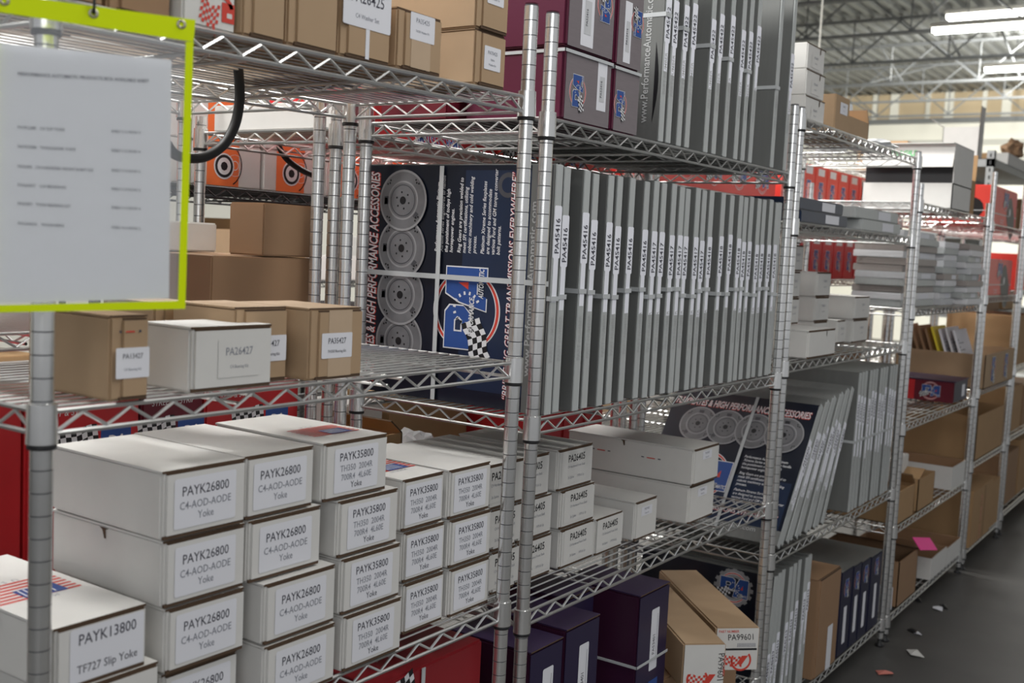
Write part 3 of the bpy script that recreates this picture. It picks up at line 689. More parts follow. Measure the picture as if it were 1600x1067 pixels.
# B1 top grey cartons
PX1 = [(1036.5, 0), (1047, 0), (1066.5, 0), (1077.5, 0), (1110, 1), (1121.5, 0), (1140.5, 0), (1158, .5), (1168, 1), (1181.5, 2), (1214, 1), (1235, .5)]
xprev = 2.02
for i, (px, ln) in enumerate(PX1):
    x = max(at(px, 100, Y=0).x, xprev); tk = .026
    if x+tk > 2.868: x = 2.868-tk
    flexcarton('tall grey flat carton on the top shelf, %s from the purple cartons' % ordn[i], x-ln*.0, -.002+random.uniform(0, .006), ZB1, tk, .475, 'PA45422' if i != 10 else None, random.uniform(.30, .34), ln*.004, 'tall grey flat cartons on the top shelf', None if i % 2 else .262-i*.006, i in (0, 3, 8, 9), .06)
    xprev = x+tk+.003

# C4: leaning cartons and upright cartons
ZC4 = .565+DK
lean = math.radians(36.5)
for i in range(11):
    tk = .0285; t_lean = lean-math.radians(.9)*i
    x = 2.985+i*.0385
    t = flexcarton('grey flat carton leaning to the right on the low shelf, %s from the left' % ordn[i], x+tk/2*math.cos(t_lean)-tk/2, [0, .005, .001, .006, .002, .007, .0, .004, .001, .006, .002][i], ZC4+tk/2*math.sin(t_lean)+.001, tk, .475, 'PA45420', [.36, .33, .37, .36, .35, .37, .36, .38, .36, .34, .35][i], t_lean, 'grey flat cartons leaning on the low shelf', None, side=False, long_=.12)
    if i == 0:
        link('cover_print', cover_print('side', (0, .474, 0), 0, .475), t, (-tk/2-.0002, 0, 0))
        m = MB(); m.box((-tk/2-.0065, .19, .001), (-tk/2-.0055, .20, .474), 'strap'); link('strap', m.mesh('strap'), t)
for i, px in enumerate([1333, 1340, 1346.5, 1352.5, 1359, 1365, 1371.5, 1378, 1383.5, 1389, 1394, 1399]):
    x = at(px, 700, Y=0).x; tk = .030
    x = min(max(x, 3.635+i*.0335), 3.635+i*.0410, 4.086)
    flexcarton('grey flat carton upright on the low shelf, %s right of the leaning ones' % ordn[i], x, .002*(i % 3), ZC4, tk, .475, 'PA45421', .40-.008*(i % 4), .035, 'upright grey flat cartons on the low shelf', .235, False, .11)
# C5
ZC5 = .061+DK
for i, (x, ln) in enumerate(((2.965, .09), (3.01, .08), (3.055, .07), (3.10, .06), (3.15, .05), (3.20, .05), (3.245, .04), (3.29, .03))):
    t = flexcarton('grey flat carton on the bottom shelf left of the kraft carton, %s from the left' % ordn[i], x-.015, .004*(i % 3), ZC5+.003, .030, .428, 'PA45419', .20+.02*i, ln, 'grey flat cartons on the bottom shelf', None, False, .10)
    if i == 0:
        p = Print('side'); p.rect(-.426, .002, -.002, .426, 'navy', .0005)
        for j in range(16):
            a = j*math.tau/16; p.poly([(-.121+.062*math.cos(a+d)*q, .370+.056*math.sin(a+d)*q) for d, q in ((-.13, .85), (.13, .85), (.1, 1.0), (-.1, 1.0))], 'steel2', .0010)
        p.ring(-.121, .370, .030, .054, 'steel2', .0012); logo(p, -.121, .370, .045, 0, .0014); link('printed_emblem', p.mesh(), t, (-.0152, 0, 0))
carton('kraft_box', 'tall kraft carton on the bottom shelf between grey and dark blue cartons', 3.38, 3.60, -.004, ZC5, ZC5+.33, .40, 'kraft2', LB(.05, .15, pk='paper'), (.03, -.09), 0, None, 'flap')
for i, (a, b) in enumerate(((3.625, 3.745), (3.755, 3.845), (3.85, 3.955), (3.965, 4.105))):
    w_, h_ = b-a, .30-.006*i
    t = thing('dark_blue_box', 'dark blue carton with white labels on the bottom shelf, %s from the kraft one' % ordn[i], 'box', ((a+b)/2, .0, ZC5), (0, 0, 0), 'dark blue cartons on the bottom shelf')
    link('body', body_mesh(w_-.002, .40, h_, 'indigo', .004), t)
    p = Print('front'); p.rect(-.016, .04 if i != 1 else .05, .016, .17 if i != 1 else .18, 'paper', .0008); logo(p, 0, .235, .03, math.pi/2, .0008); link('label', p.mesh(), t)
    m = MB(); m.box((-w_/2+.002, .0, h_), (w_/2-.002, .40, h_+.002), 'flex'); link('lid', m.mesh('lid'), t)

# ---------------- lower shelf of second unit: tall dark cartons and long kraft tubes
ZB4 = .22+DK
def dark(label, x0, x1, y, z1, dl=.30, lz=0, d=.20):
    w_, h_ = x1-x0, z1-ZB4
    t = thing('dark_purple_box', label, 'box', ((x0+x1)/2, y+.003, ZB4), (0, 0, 0), 'dark purple cartons on the lower shelf')
    link('body', body_mesh(w_-.002, d, h_, 'plum', .004), t)
    p = Print('front'); p.slab(-w_/2+.003, .002, w_/2-.003, h_-.004, .0012, 'violet_dark'); hh = p.h+.0005
    p.rrect(-.012, h_-.19+lz, .026, h_-.045+lz, .004, 'paper', hh); p.text('PA53401', .010, h_-.13+lz, .017, 'ink', math.pi/2, 'C', 0, 0, hh+.0004); p.rect(.018, h_-.17+lz, .0195, h_-.06+lz, 'link', hh+.0003)
    p.rect(-.01, h_-.30+lz, .035, h_-.215+lz, 'blue', hh)
    link('printed_front', p.mesh(), t)
    m = MB(); m.box((-w_/2+.002, -.002, h_), (w_/2-.002, d, h_+.0025), 'purple', faces=['edge', 'purple', 'edge', 'edge', 'purple', 'purple']); link('lid', m.mesh('lid'), t)
    return t
dark('dark purple carton labelled PA53401, leftmost, just right of the posts', 1.698, 1.818, -.004, .672)
dark('dark purple carton labelled PA53401, second from the posts', 1.826, 1.962, -.004, .682)
dark('dark purple carton behind and between the first two, label upper right', 1.99, 2.10, .20, .690, d=.17) if False else None
t = dark('dark purple carton with a white strap, at the right end of its group', 2.140, 2.290, -.004, .676, lz=.0); strapband(t, .150, .20, .25)
dark('dark purple carton set back between the second and the strapped one', 1.972, 2.090, .085, .690, d=.19)
# long kraft tubes stacked slanting to the front
def longbox(label, p0, w_, z, h, sideways=False, yaw=math.radians(-46)):
    t = thing('long_kraft_box', label, 'box', (p0[0]+w_/2*math.cos(yaw), p0[1]+w_/2*math.sin(yaw), z), (0, 0, yaw), 'long kraft cartons')
    link('body', body_mesh(w_, .48, h, 'kraft', .004), t)
    p = Print('front'); p.rect(-w_/2+.003, .002, w_/2-.003, h-.002, 'white', .0006)
    if not sideways:
        p.text('PART NUMBER', -w_/2+.008, h-.013, .010, 'red', 0, 'L', 0, .01, .0010); p.text('PA99601', .008, h-.032, .024, 'black', .02, 'C', -.1, 0, .0010)
        for i in range(14): p.rect(.0+i*.0035, h-.050, .0018+i*.0035, h-.040, 'link', .0010)
        p.rect(-w_/2+.02, h-.058, w_/2-.006, h-.053, 'black', .0010)
    q = .026
    p.checker(-.035 if not sideways else -.04, q-.012, .0062, .0062, 8, 4, 'red', None, .0010, -.1, .002); p.ring(.012 if not sideways else -.015, q, .022, .027, 'red', .0010, 150, 400); p.poly([(.0, q-.010), (.015, q-.010), (.03, q+.012), (.014, q+.012)], 'red', .0012)
    if sideways: p.text('PA99601', w_/2-.018, h*.5, .024, 'black', -math.pi/2, 'C', -.1, 0, .0010); p.text('PART NUMBER', w_/2-.006, h*.5, .009, 'red', -math.pi/2, 'C', 0, .01, .0010)
    link('printed_end', p.mesh(), t); return t
longbox('long kraft carton with white end label, lower left of the two', (2.305, -.040), .105, .420, .112, True)
longbox('long kraft carton with end label PA99601, upper right of the two', (2.470, -.048), .115, .420, .110, False)
carton('kraft_box', 'kraft carton lying under the two long kraft cartons', 2.335, 2.80, .02, ZB4, .418, .38, 'kraft2', None, None, 0, None, 'plain')
# red carton on the lower shelf of the nearest unit
def redcarton(label, x0, x1, y, z0, z1, d, k='redbox', group=None, art=True, plane='front', flagpos=None):
    w_, h_ = x1-x0, z1-z0
    t = thing('red_box', label, 'box', ((x0+x1)/2, y, z0), (0, 0, 0), group)
    link('body', body_mesh(w_, d, h_, k, .004), t)
    if art:
        p = Print('front')
        fx = flagpos if flagpos is not None else 0
        s = min(h_, .28)
        p.checker(fx-.05, h_*.62, .010, .010, 8, 5, 'black', 'wink', .0006, .15, .002); p.rect(fx+.03, h_*.62, fx+.09, h_*.62+.055, 'blue', .0004); p.text('PA', fx+.06, h_*.62+.012, .04, 'wink', 0, 'C', .2, .03, .0008)
        p.ring(fx+.02, h_*.60, .060, .064, 'wink', .0004, 180, 360)
        p.text('CUSTOM RACING SYSTEMS', -w_/2+.02, h_*.40, .016, 'wink', 0, 'L', .2, 0, .0008)
        p.text('STREET & STRIP', -w_/2+.02, h_*.86, .017, 'wink', 0, 'L', .2, 0, .0008)
        link('print', p.mesh(), t)
    return t
t = redcarton('red carton with black and white parts printed on it, under the PAYK35800 boxes', 1.24, 1.585, .03, .30+DK, .725, .34, 'deepred', art=False)
p = Print('front')
p.checker(-.075, .318, .011, .011, 6, 5, 'black', 'wink', .0006, .3, .002)
for cx, cz, r in ((-.07, .24, .055), (.005, .225, .06), (.085, .20, .06), (-.02, .15, .06)):
    p.disc(cx, cz, r, 'black', .0008, 18); p.ring(cx, cz, r*.55, r*.62, 'steel', .0010, 0, 360, 20); p.rect(cx-r*.7, cz+r*.75, cx+r*.5, cz+r*1.0, 'wink', .0010); p.disc(cx, cz, r*.25, 'steel2', .0011, 10)
link('print', p.mesh(), t)
m = MB(); m.box((-.006, -.004, .001), (.003, -.0026, .384), 'strap'); m.box((-.17, -.0042, .23), (.17, -.0030, .239), 'strap'); link('strap', m.mesh('strap'), t)
for i, (x0, x1) in enumerate(((1.70, 1.82), (1.83, 2.06), (2.07, 2.30))):
    redcarton('dark red printed carton under the wire shelf, behind the purple ones, %s from the post' % ordn[i], x0, x1, .405, ZB4, .64, .09, 'maroon', 'dark red cartons at the back of the lower shelf', False) if False else None
# ---------------------------------------------------------------- third unit, upper shelves
ZC1 = 1.799+DK; ZC2 = 1.512+DK; ZC3 = 1.117+DK
LC = LB(.07, .04, ('PA26409', .011, .006, 'link', 0), ('Shaft Kit', .007, -.008, 'link', 0), pk='white')
for k in range(3):
    h_ = .074; t = carton('shipping_box', 'white carton with thumb notch on the highest shelf, %s of three stacked' % ['bottom', 'middle', 'top'][k], 3.050+.006*k, 3.215-.004*k, .03+.004*k, ZC1+k*(h_+.001), ZC1+(k+1)*(h_+.001), .18, 'white', LC, (0, -.008), 0, 'white cartons high on the third unit', 'plain')
    p = Print('front'); p.poly([(.030, .003), (.038, .003), (.034, -.016), (.028, -.016)], 'edge', .0006); link('thumb_notch', p.mesh(), t, (0, -.0006, h_-.004)); p = Print('front'); p.rect(-.082, h_-.004, .080, h_-.001, 'edge', .0006); link('lid_seam', p.mesh(), t)
carton('kraft_box', 'kraft carton with a white label beside the three white cartons, highest shelf', 3.31, 3.445, .03, ZC1, ZC1+.115, .16, 'kraft', LB(.07, .035, ('PA26410', .009, .004, 'link', 0), ('Seal Kit', .006, -.008, 'link', 0)), (.01, .02), 0, None, 'plain')
t = thing('open_kraft_box', 'open kraft carton in front of white plastic on the highest shelf', 'box', (3.66, .06, ZC1)); 
def open_mesh(w_, d, h, k, flaps=(.3, .3, .3, .3), th=.004):
    m = MB()
    m.box((-w_/2, 0, 0), (w_/2, d, th), k)
    for a, b in (((-w_/2, 0, 0), (w_/2, th, h)), ((-w_/2, d-th, 0), (w_/2, d, h)), ((-w_/2, 0, 0), (-w_/2+th, d, h)), ((w_/2-th, 0, 0), (w_/2, d, h))): m.box(a, b, k)
    return m.mesh('body')
def flap(parent, p0, L, wd, axis, ang, k, name='flap'):
    m = MB(); m.box((0, -.0018, 0), (L, .0018, wd), k, faces=['edge', 'edge', k, 'edge', k, 'edge'])
    o = link(name, m.mesh('flap'), parent, p0); 
    o.rotation_euler = (ang, 0, 0) if axis == 'x' else (ang, 0, math.pi/2); return o
def open_carton(name, label, x0, x1, y, z, h, d, k='kraft', flaps=((.07, -2.3), (.07, 2.3), (.07, -2.3), (.07, 2.3)), group=None, yaw=0):
    w_ = x1-x0; t = thing(name, label, 'box', ((x0+x1)/2, y, z), (0, 0, yaw), group)
    link('body', open_mesh(w_, d, h, k), t)
    for i, fl in enumerate(flaps):
        if not fl: continue
        wd, a = fl
        if i == 0: flap(t, (-w_/2, .002, h), w_, wd, 'x', -a if a < 0 else a, k)
        if i == 1: flap(t, (-w_/2, d-.002, h), w_, wd, 'x', -a, k)
        if i == 2: flap(t, (-w_/2+.002, 0, h), d, wd, 'y', -a, k)
        if i == 3: flap(t, (w_/2-.002, 0, h), d, wd, 'y', a, k)
    return t
bpy.data.objects.remove(t)
open_carton('open_kraft_box', 'open kraft carton at the end of the highest shelf, printed marks on it', 3.50, 3.74, .06, ZC1, .075, .2, 'kraft', (None, None, None, (.05, -.6)))
def crumple(name, label, cat, x, y, z, rx, ry, rz, k, seed=1, group=None, rot=0):
    bm = bmesh.new(); bmesh.ops.create_icosphere(bm, subdivisions=3, radius=1); rr = random.Random(seed)
    offs = [(rr.uniform(-1, 1), rr.uniform(-1, 1), rr.uniform(-1, 1), rr.uniform(2, 6)) for _ in range(9)]
    for v in bm.verts:
        n = sum(math.sin(o[3]*(v.co.x*o[0]+v.co.y*o[1]+v.co.z*o[2])*2.2+i) for i, o in enumerate(offs))/9
        f = 1+.55*n; v.co = Vector((v.co.x*rx*f, v.co.y*ry*f, max(v.co.z*f, -.75)*rz))
    me = bpy.data.meshes.new(name); bm.to_mesh(me); bm.free(); me.materials.append(M[k])
    zmin = min(v.co.z for v in me.vertices)
    return thing(name, label, cat, (x, y, z-zmin), (0, 0, rot), group, me)
p = at(1326, 185, Y=.20); crumple('plastic_bag', 'bright white plastic bag poking up behind the kraft carton, highest shelf', 'bag', min(p.x, 4.0), .25, ZC1, .10, .06, .105, 'foam', 3)
crumple('plastic_bag', 'crumpled clear plastic bag lying at the right end of the highest shelf', 'bag', 3.90, .10, ZC1, .11, .08, .022, 'foam', 5)
# C2 flat cartons lying down
def flatlying(label, x0, x1, y, z, d, h=.030, k='spine', top='navy2', group=None, lab=True, name='flat_carton'):
    w_ = x1-x0; t = thing(name, label, 'box', ((x0+x1)/2, y, z), (0, 0, random.uniform(-.02, .02)), group)
    m = MB(); m.bbox((-w_/2, 0, 0), (w_/2, d, h), k, .0025); link('body', m.mesh('body'), t)
    m = MB(); m.box((-w_/2+.003, .003, h-.0005), (w_/2-.003, d-.003, h+.0008), top); link('printed_top', m.mesh('printed_top'), t)
    if lab:
        p = Print('front'); p.rect(.0, .004, w_*.30, h-.004, 'paper', .0006); link('label', p.mesh(), t)
    return t
gl = 'flat cartons lying on the third unit'
flatlying('navy topped flat carton with long white label, left pile, lower one', 2.99, 3.40, .0, ZC2, .39, .033, 'navy2', 'navy', gl)
flatlying('navy topped flat carton with long white label, left pile, upper one', 2.975, 3.37, .005, ZC2+.035, .39, .033, 'navy2', 'navy', gl)
flatlying('grey flat carton lying flat in the right pile, lower one', 3.56, 3.99, .0, ZC2, .39, .035, 'spine', 'flex', gl)
flatlying('grey flat carton lying flat in the right pile, upper one', 3.51, 3.96, .004, ZC2+.037, .39, .035, 'spine', 'flex', gl)
# C3 small white cartons
LD = LB(.075, .05, ('PA26411', .013, .008, 'link', .004), ('Input Shaft', .008, -.010, 'link', 0), pk='white')
def small(label, xl, xr, pyl, Y, k, d=.2, n=0, notch=False, lab=True):
    a = at(xl, pyl, Y=Y).x; b = at(xr, pyl, Y=Y).x; h_ = .083
    return carton('shipping_box', label, a, b, Y, ZC3+k*(h_+.001), ZC3+(k+1)*(h_+.001)-.001, d, 'white', LD if lab else None, (.01, 0), 0, 'small white cartons on the third unit')
for k in range(4): 
    if k != 0: small('small white carton against the post, %s row on the third unit' % ['bottom', 'second', 'third', 'top'][k], 1233, 1253-1*k % 3, 430, .14, k)
for k in range(3): small('small white carton in the middle column of the third unit, %s' % ['bottom', 'second up', 'top one'][k], 1277, 1298, 440, .15, k)
for k in range(2): small('small white carton in the right column of the third unit, %s' % ['lower', 'upper'][k], 1334, 1357, 500, .12, k, .3)
small('small white carton between the right column and the big notched one', 1308, 1320, 520, .14, 0)
t = carton('shipping_box', 'wide white carton with thumb notch at the front of the small white cartons', 3.115, 3.355, -.004, ZC3, ZC3+.083, .12, 'white', None, None, 0, None)
p = Print('front'); p.poly([(.012, 0), (.020, 0), (.017, -.018), (.012, -.012)], 'edge', .0006); link('thumb_notch', p.mesh(), t, (.02, -.003, .077))

def skin(t, w_, h, d):
    m = MB(); m.box((-w_/2-.001, -.0015, .0), (w_/2+.001, .0, h+.0005), 'white'); m.box((-w_/2-.0015, .0, .0), (-w_/2, d, h+.0005), 'white'); link('white_outer_face', m.mesh('outer_face'), t)
# ---------------- fourth unit
ZD1, ZD2, ZD3, ZD4, ZD5 = 1.645+DK, 1.245+DK, .803+DK, .405+DK, .055+DK
t = open_carton('open_white_carton', 'large white carton with its lid propped open, top shelf of the fourth unit', 4.72, 5.05, .0, ZD1, .105, .37, 'white', (None, None, None, None))
flap(t, (-.165, .37, .105), .33, .0, 'x', 0, 'white') if False else None
m = MB(); m.box((0, 0, 0), (.004, .37, .10), 'white'); o = link('lid', m.mesh('lid'), t, (-.20, 0, .168), (0, .30, 0)); m = MB(); m.box((-.20, 0, .168+.095), (.165, .37, .168+.099), 'white'); link('lid_top', m.mesh('lid'), t)
m = MB(); m.box((-.165, 0, .10), (.165, .004, .262), 'white'); link('end_flap', m.mesh('end_flap'), t)
m = MB(); m.box((-.150, .006, .012), (-.140, .364, .20), 'black'); link('gap_shade', m.mesh('gap_shade'), t)  # black panel standing in for the shade inside the propped-open carton
p = Print('side'); p.text('FRAGILE', 0, 0, .035, 'green', 0, 'C', 0, .02, .001); link('lettering', p.mesh(), t, (-.185, .20, .215), (0, .30, 0))
open_carton('open_kraft_box', 'open kraft carton with upright flap right of the lidded white carton', 5.12, 5.36, .05, ZD1, .16, .30, 'kraft3', (None, None, (.12, .05), (.12, .1)))
crumple('plastic_bag', 'clear plastic bag hanging over the shelf right of the lidded white carton', 'bag', 5.22, .02, ZD1, .07, .04, .05, 'bag', 8) if False else None
gs = 'flat cartons stacked on the fourth unit'
rr = random.Random(4)
for nm, n_, xa, xb, ya, dd, off in (('left', 11, 4.25, 4.745, .045, .19, 0), ('middle', 10, 4.79, 5.02, .03, .30, 2), ('right', 10, 5.09, 5.37, -.005, .26, 1)):
    for k in range(n_):
        kk = ['spine', 'wink', 'greylight', 'spine', 'greywarm', 'wink'][(k*5+off) % 6] if not (nm == 'left' and k in (5, 6)) else 'greywarm'
        flatlying('thin carton in the %s tall stack, %s from the bottom' % (nm, ordn[k]), xa+rr.uniform(-.015, .015), xb+rr.uniform(-.015, .015), ya+rr.uniform(-.012, .012), ZD2+k*.0268, dd, .0258, kk, 'spine', gs, k % 3 == 1)
t = redcarton('small bright red carton lying on the left tall stack of flat cartons', 4.42, 4.60, .05, ZD2+12*.0268, ZD2+12*.0268+.045, .10, 'redbox2', None, False) if False else None
# D3 : purple-red carton
t = thing('purple_red_carton', 'purple and red carton with a round emblem on the low middle shelf', 'box', (5.21, .01, ZD3)); m = MB()
m.bbox((-.12, 0, 0), (.14, .52 if False else .40, .095), 'maroon', .004); link('body', m.mesh('body'), t)
p = Print('front'); p.rect(-.118, .003, .138, .092, 'indigo', .0004); p.rect(.03, .02, .09, .075, 'paper', .0008); link('front_print', p.mesh(), t)
p = Print('side'); logo(p, -.10, .048, .04, 0, .0008); p.rect(-.39, .003, -.17, .092, 'redbox', .0004); p.text('CUSTOM TRANSMISSIONS', -.38, .05, .016, 'wink', 0, 'L', 0, 0, .0010); p.text('AND RACING EQUIPMENT', -.38, .03, .016, 'wink', 0, 'L', 0, 0, .0010); link('side_print', p.mesh(), t, (-.1205, 0, 0))
m = MB(); m.box((-.125, -.006, .095), (.145, .40, .099), 'purple'); link('lid', m.mesh('lid'), t)
# D4
t = open_carton('open_kraft_box', 'tall open kraft carton at the left of the lower shelf, fourth unit', 4.27, 4.50, .0, ZD4, .13, .30, 'kraft3', (None, None, None, (.07, -.9)), 'open kraft cartons on the fourth unit')
open_carton('open_kraft_box', 'tall open kraft carton in the middle of the lower shelf, flap hanging', 4.56, 4.82, .0, ZD4, .135, .30, 'kraft3', (None, None, (.09, -1.2), None), 'open kraft cartons on the fourth unit')
t = carton('shipping_box', 'white carton standing on the kraft cartons of the lower shelf', 4.42, 4.66, .07, ZD4+.137, ZD4+.137+.085, .20, 'white', None, None, 0, 'white open cartons on the fourth unit', 'plain')
t = open_carton('open_white_carton', 'open white carton at the right of the lower shelf with faint writing', 5.14, 5.40, .0, ZD4, .105, .34, 'kraft2', (None,)*4, 'white open cartons on the fourth unit'); skin(t, .26, .105, .34)
p = Print('front'); p.text('PA 4041', 0, .05, .03, 'gink', .2, 'C'); link('lettering', p.mesh(), t, (0, -.001, 0))
m = MB(); m.rod((0, 0, .025), (.11, .0, .025), .024, 'bag', 14, True); m.rod((.11, 0, .025), (.13, 0, .025), .018, 'foam', 14, True); thing('clear_tube', 'clear plastic tube lying on the lower shelf wires', 'tube', (4.90, .10, ZD4), me=m.mesh('tube'))
# D5
open_carton('open_kraft_box', 'open kraft carton with the pink tag, bottom shelf of the fourth unit', 4.36, 4.64, .0, ZD5, .185, .34, 'kraft2', (None, None, None, (.09, -1.3)), 'open cartons on the bottom shelf of the fourth unit')
m = MB(); m.box((0, 0, 0), (.30, .003, .060), 'pink'); p0 = at(1437, 873, Y=.05); thing('pink_tag', 'bright pink paper tag lying across the carton flap, bottom shelf', 'tag', (4.60, -.02, ZD5+.190), (-.7, .20, .0), me=m.mesh('tag'))
t = open_carton('open_white_carton', 'open white carton on the bottom shelf, left of two side by side', 4.86, 5.13, -.005, ZD5, .095, .36, 'kraft2', (None, None, None, None), 'open cartons on the bottom shelf of the fourth unit'); skin(t, .27, .095, .36)
t = open_carton('open_white_carton', 'open white carton on the bottom shelf, right of two side by side', 5.145, 5.41, -.005, ZD5, .082, .36, 'kraft2', (None, None, None, None), 'open cartons on the bottom shelf of the fourth unit'); skin(t, .265, .082, .36)
for i, a in enumerate((4.255, 4.285, 4.315)):
    m = MB(); m.bbox((0, 0, 0), (.016, .25, .09), 'paper', .002); thing('booklet', 'thin white booklet by the post on the bottom shelf, %s of three' % ['left', 'middle', 'right'][i], 'booklet', (a, .01, ZD5), group='white booklets on the bottom shelf', me=m.mesh('booklet'))
m = MB(); m.bbox((0, 0, 0), (.36, .30, .14), 'bluebin', .01); thing('blue_bin', 'dark blue plastic bin at the back of the lower shelf, fourth unit', 'bin', (4.95, .62, ZD4-.02), me=m.mesh('bin')) if False else None
# ---------------- fifth unit
ZE1, ZE2, ZE3, ZE4, ZE5 = 1.625+DK, 1.280+DK, .833+DK, .475+DK, .055+DK
def redprod(label, x0, x1, y, z, h, grp='bright red product cartons', k='redbox2', d=.3):
    t = thing('red_product_box', label, 'box', ((x0+x1)/2, y, z), (0, 0, 0), grp); w_ = x1-x0
    m = MB(); m.bbox((-w_/2, 0, 0), (w_/2, d, h), k, .004); link('body', m.mesh('body'), t)
    p = Print('front'); s = min(w_, h)*.30; logo(p, w_*.02, h*.70, s, 0, .0006)
    for i in range(3): p.disc(w_*.2+i*.03, h*.40-.03*i, .05*w_/.4, 'black', .0008+i*.0003, 14)
    p.disc(w_*.2, h*.40, .02, 'wink', .0016, 10); p.text('CUSTOM RACING', -w_*.1, h*.12, h*.07, 'wink', 0, 'C', 0, 0, .0010); p.text('TRANSMISSIONS', -w_*.1, h*.05, h*.07, 'wink', 0, 'C', 0, 0, .0010)
    p.rect(-w_/2, h*.28, w_/2, h*.30, 'strap', .0012); link('print', p.mesh(), t); 
    p = Print('side'); logo(p, -d*.5, h*.70, s*1.1, 0, .0008); p.disc(-d*.3, h*.40, .05, 'black', .0008, 14); p.text('CUSTOM RACING', -d*.6, h*.12, h*.07, 'wink', 0, 'C', 0, 0, .0010); p.rect(-d, h*.33, 0, h*.35, 'strap', .0012); link('print', p.mesh(), t, (-w_/2-.0005, 0, 0))
    return t
redprod('bright red product carton with emblem, upper shelf of the farthest unit', 5.62, 6.22, .02, ZE1, .185)
redprod('bright red product carton with emblem, second shelf of the farthest unit', 5.58, 6.24, .02, ZE2, .18)
t = open_carton('kraft_tray', 'big open kraft carton with two round emblems on its front, holding mailers', 5.56, 6.28, -.02, ZE3, .165, .42, 'kraft', (None,)*4)
p = Print('front'); logo(p, -.17, .085, .06, math.pi/2, .001); logo(p, .15, .085, .06, math.pi/2, .001); link('printed_emblems', p.mesh(), t)
for i in range(8):
    k = ['paper', 'wink', 'paper', 'yellow', 'kraft2', 'kraft2', 'kraft2', 'kraft2'][i]
    m = MB(); m.bbox((0, 0, 0), (.26-.01*(i % 3), .010, .27+.01*(i % 2)), k, .002); t = thing('mailer', '%s mailer leaning in the big kraft carton, %s from the front' % ({'paper': 'white', 'wink': 'pale', 'yellow': 'yellow', 'kraft2': 'brown'}[k], ordn[i]), 'mailer', (5.585, .050+i*.033, ZE3+.018), (-.34, 0, 0), 'mailers in the big kraft carton'); link('body', m.mesh('body'), t)
    if i < 3:
        p = Print('front')
        for j in range(4): p.rect(.02, .20-j*.035, .12, .203-j*.035, 'ink', .0006); p.rect(.02, .212-j*.035, .035, .222-j*.035, 'link', .0006)
        link('print', p.mesh(), t)
open_carton('open_kraft_box', 'kraft carton with a blue and yellow sticker on the low shelf of the farthest unit', 5.60, 6.25, .0, ZE4, .22, .38, 'kraft3', (None,)*4)
t = carton('kraft_box', 'big kraft carton with faded red print standing on the floor shelf, farthest unit', 5.56, 6.02, -.02, ZE5, ZE5+.28, .40, 'kraft3', None, None, 0, 'big kraft cartons at the bottom of the farthest unit', 'plain')
p = Print('front'); p.text('THIS SIDE UP', 0, .12, .05, 'pinkred', math.pi/2, 'C'); p.rect(.05, .01, .056, .27, 'edge', .0006); link('lettering', p.mesh(), t, (0, -.0006, 0))
t = carton('kraft_box', 'kraft carton next to the one with faded red print, farthest unit', 6.04, 6.28, -.01, ZE5, ZE5+.25, .40, 'kraft3', None, None, 0, 'big kraft cartons at the bottom of the farthest unit', 'plain')
rack('wire_shelving_unit', 'chrome wire shelving unit in the second row, rising behind the farthest front unit', 5.75, 7.35, Y2+.02, Y2+.44, 2.02, [.30, .90, 1.50, 1.93])
carton('kraft_box', 'orange-brown kraft carton high in the second row, left of the grey steel rack', 6.30, 7.28, Y2+.12, 1.93+DK, 1.93+DK+.17, .28, 'kraft3', None, None, 0, None, 'plain')
# beyond : more kraft cartons
rack('wire_shelving_unit', 'chrome wire shelving unit at the right picture edge, beyond the two-emblem carton', 6.40, 7.62, 0, .42, 1.80, [.08, .50, .88, 1.30, 1.62])
for i, (x0, x1, z, h, k) in enumerate(((6.48, 6.95, .12, .30, 'kraft2'), (7.0, 7.5, .12, .33, 'kraft3'), (6.48, 6.9, .54, .26, 'kraft3'), (6.95, 7.5, .54, .24, 'kraft2'), (6.48, 7.1, .92, .28, 'kraft3'), (6.5, 7.4, 1.34, .2, 'redbox2'))):
    carton('kraft_box' if k != 'redbox2' else 'red_box', ['kraft carton on the bottom shelf at the right picture edge', 'second kraft carton on the bottom shelf at the right picture edge', 'kraft carton on the low shelf at the right picture edge', 'darker kraft carton on the low shelf at the right picture edge', 'kraft carton on the middle shelf at the right picture edge', 'red carton on the fourth shelf at the right picture edge'][i], x0, x1, .02, z, z+h, .36, k, None, None, 0, 'cartons at the right picture edge', 'plain')
carton('kraft_box', 'large kraft carton standing on the floor past the last rack', 7.8, 8.6, -.05, .001, .42, .5, 'kraft2', None, None, 0, None, 'plain')
# slotted angle rack
t = thing('slotted_angle_rack', 'grey slotted steel rack with a white box on top', 'shelf rack', (8.0, .504, 0))
GX, GD, GH = 2.4, .53, 2.255
for x in (0, GX):
    for y in (0, GD):
        m = MB(); s1 = 1 if x == 0 else -1; s2 = 1 if y == 0 else -1
        m.box((min(x, x+s1*.05), min(y, y+s2*.003), 0), (max(x, x+s1*.05), max(y, y+s2*.003), GH), 'greysteel'); m.box((min(x, x+s1*.003), min(y, y+s2*.05), 0), (max(x, x+s1*.003), max(y, y+s2*.05), GH), 'greysteel')
        for i in range(44):
            if x == 0: 
                yy = y+s2*.025; m.box((x-.001, yy-.006, .06+i*.05), (x+.0035, yy+.006, .085+i*.05), 'black')
            if y == 0:
                xx = x+s1*.025; m.box((xx-.006, y-.001, .06+i*.05), (xx+.006, y+.0035, .085+i*.05), 'black')
        link('post', m.mesh('post'), t)
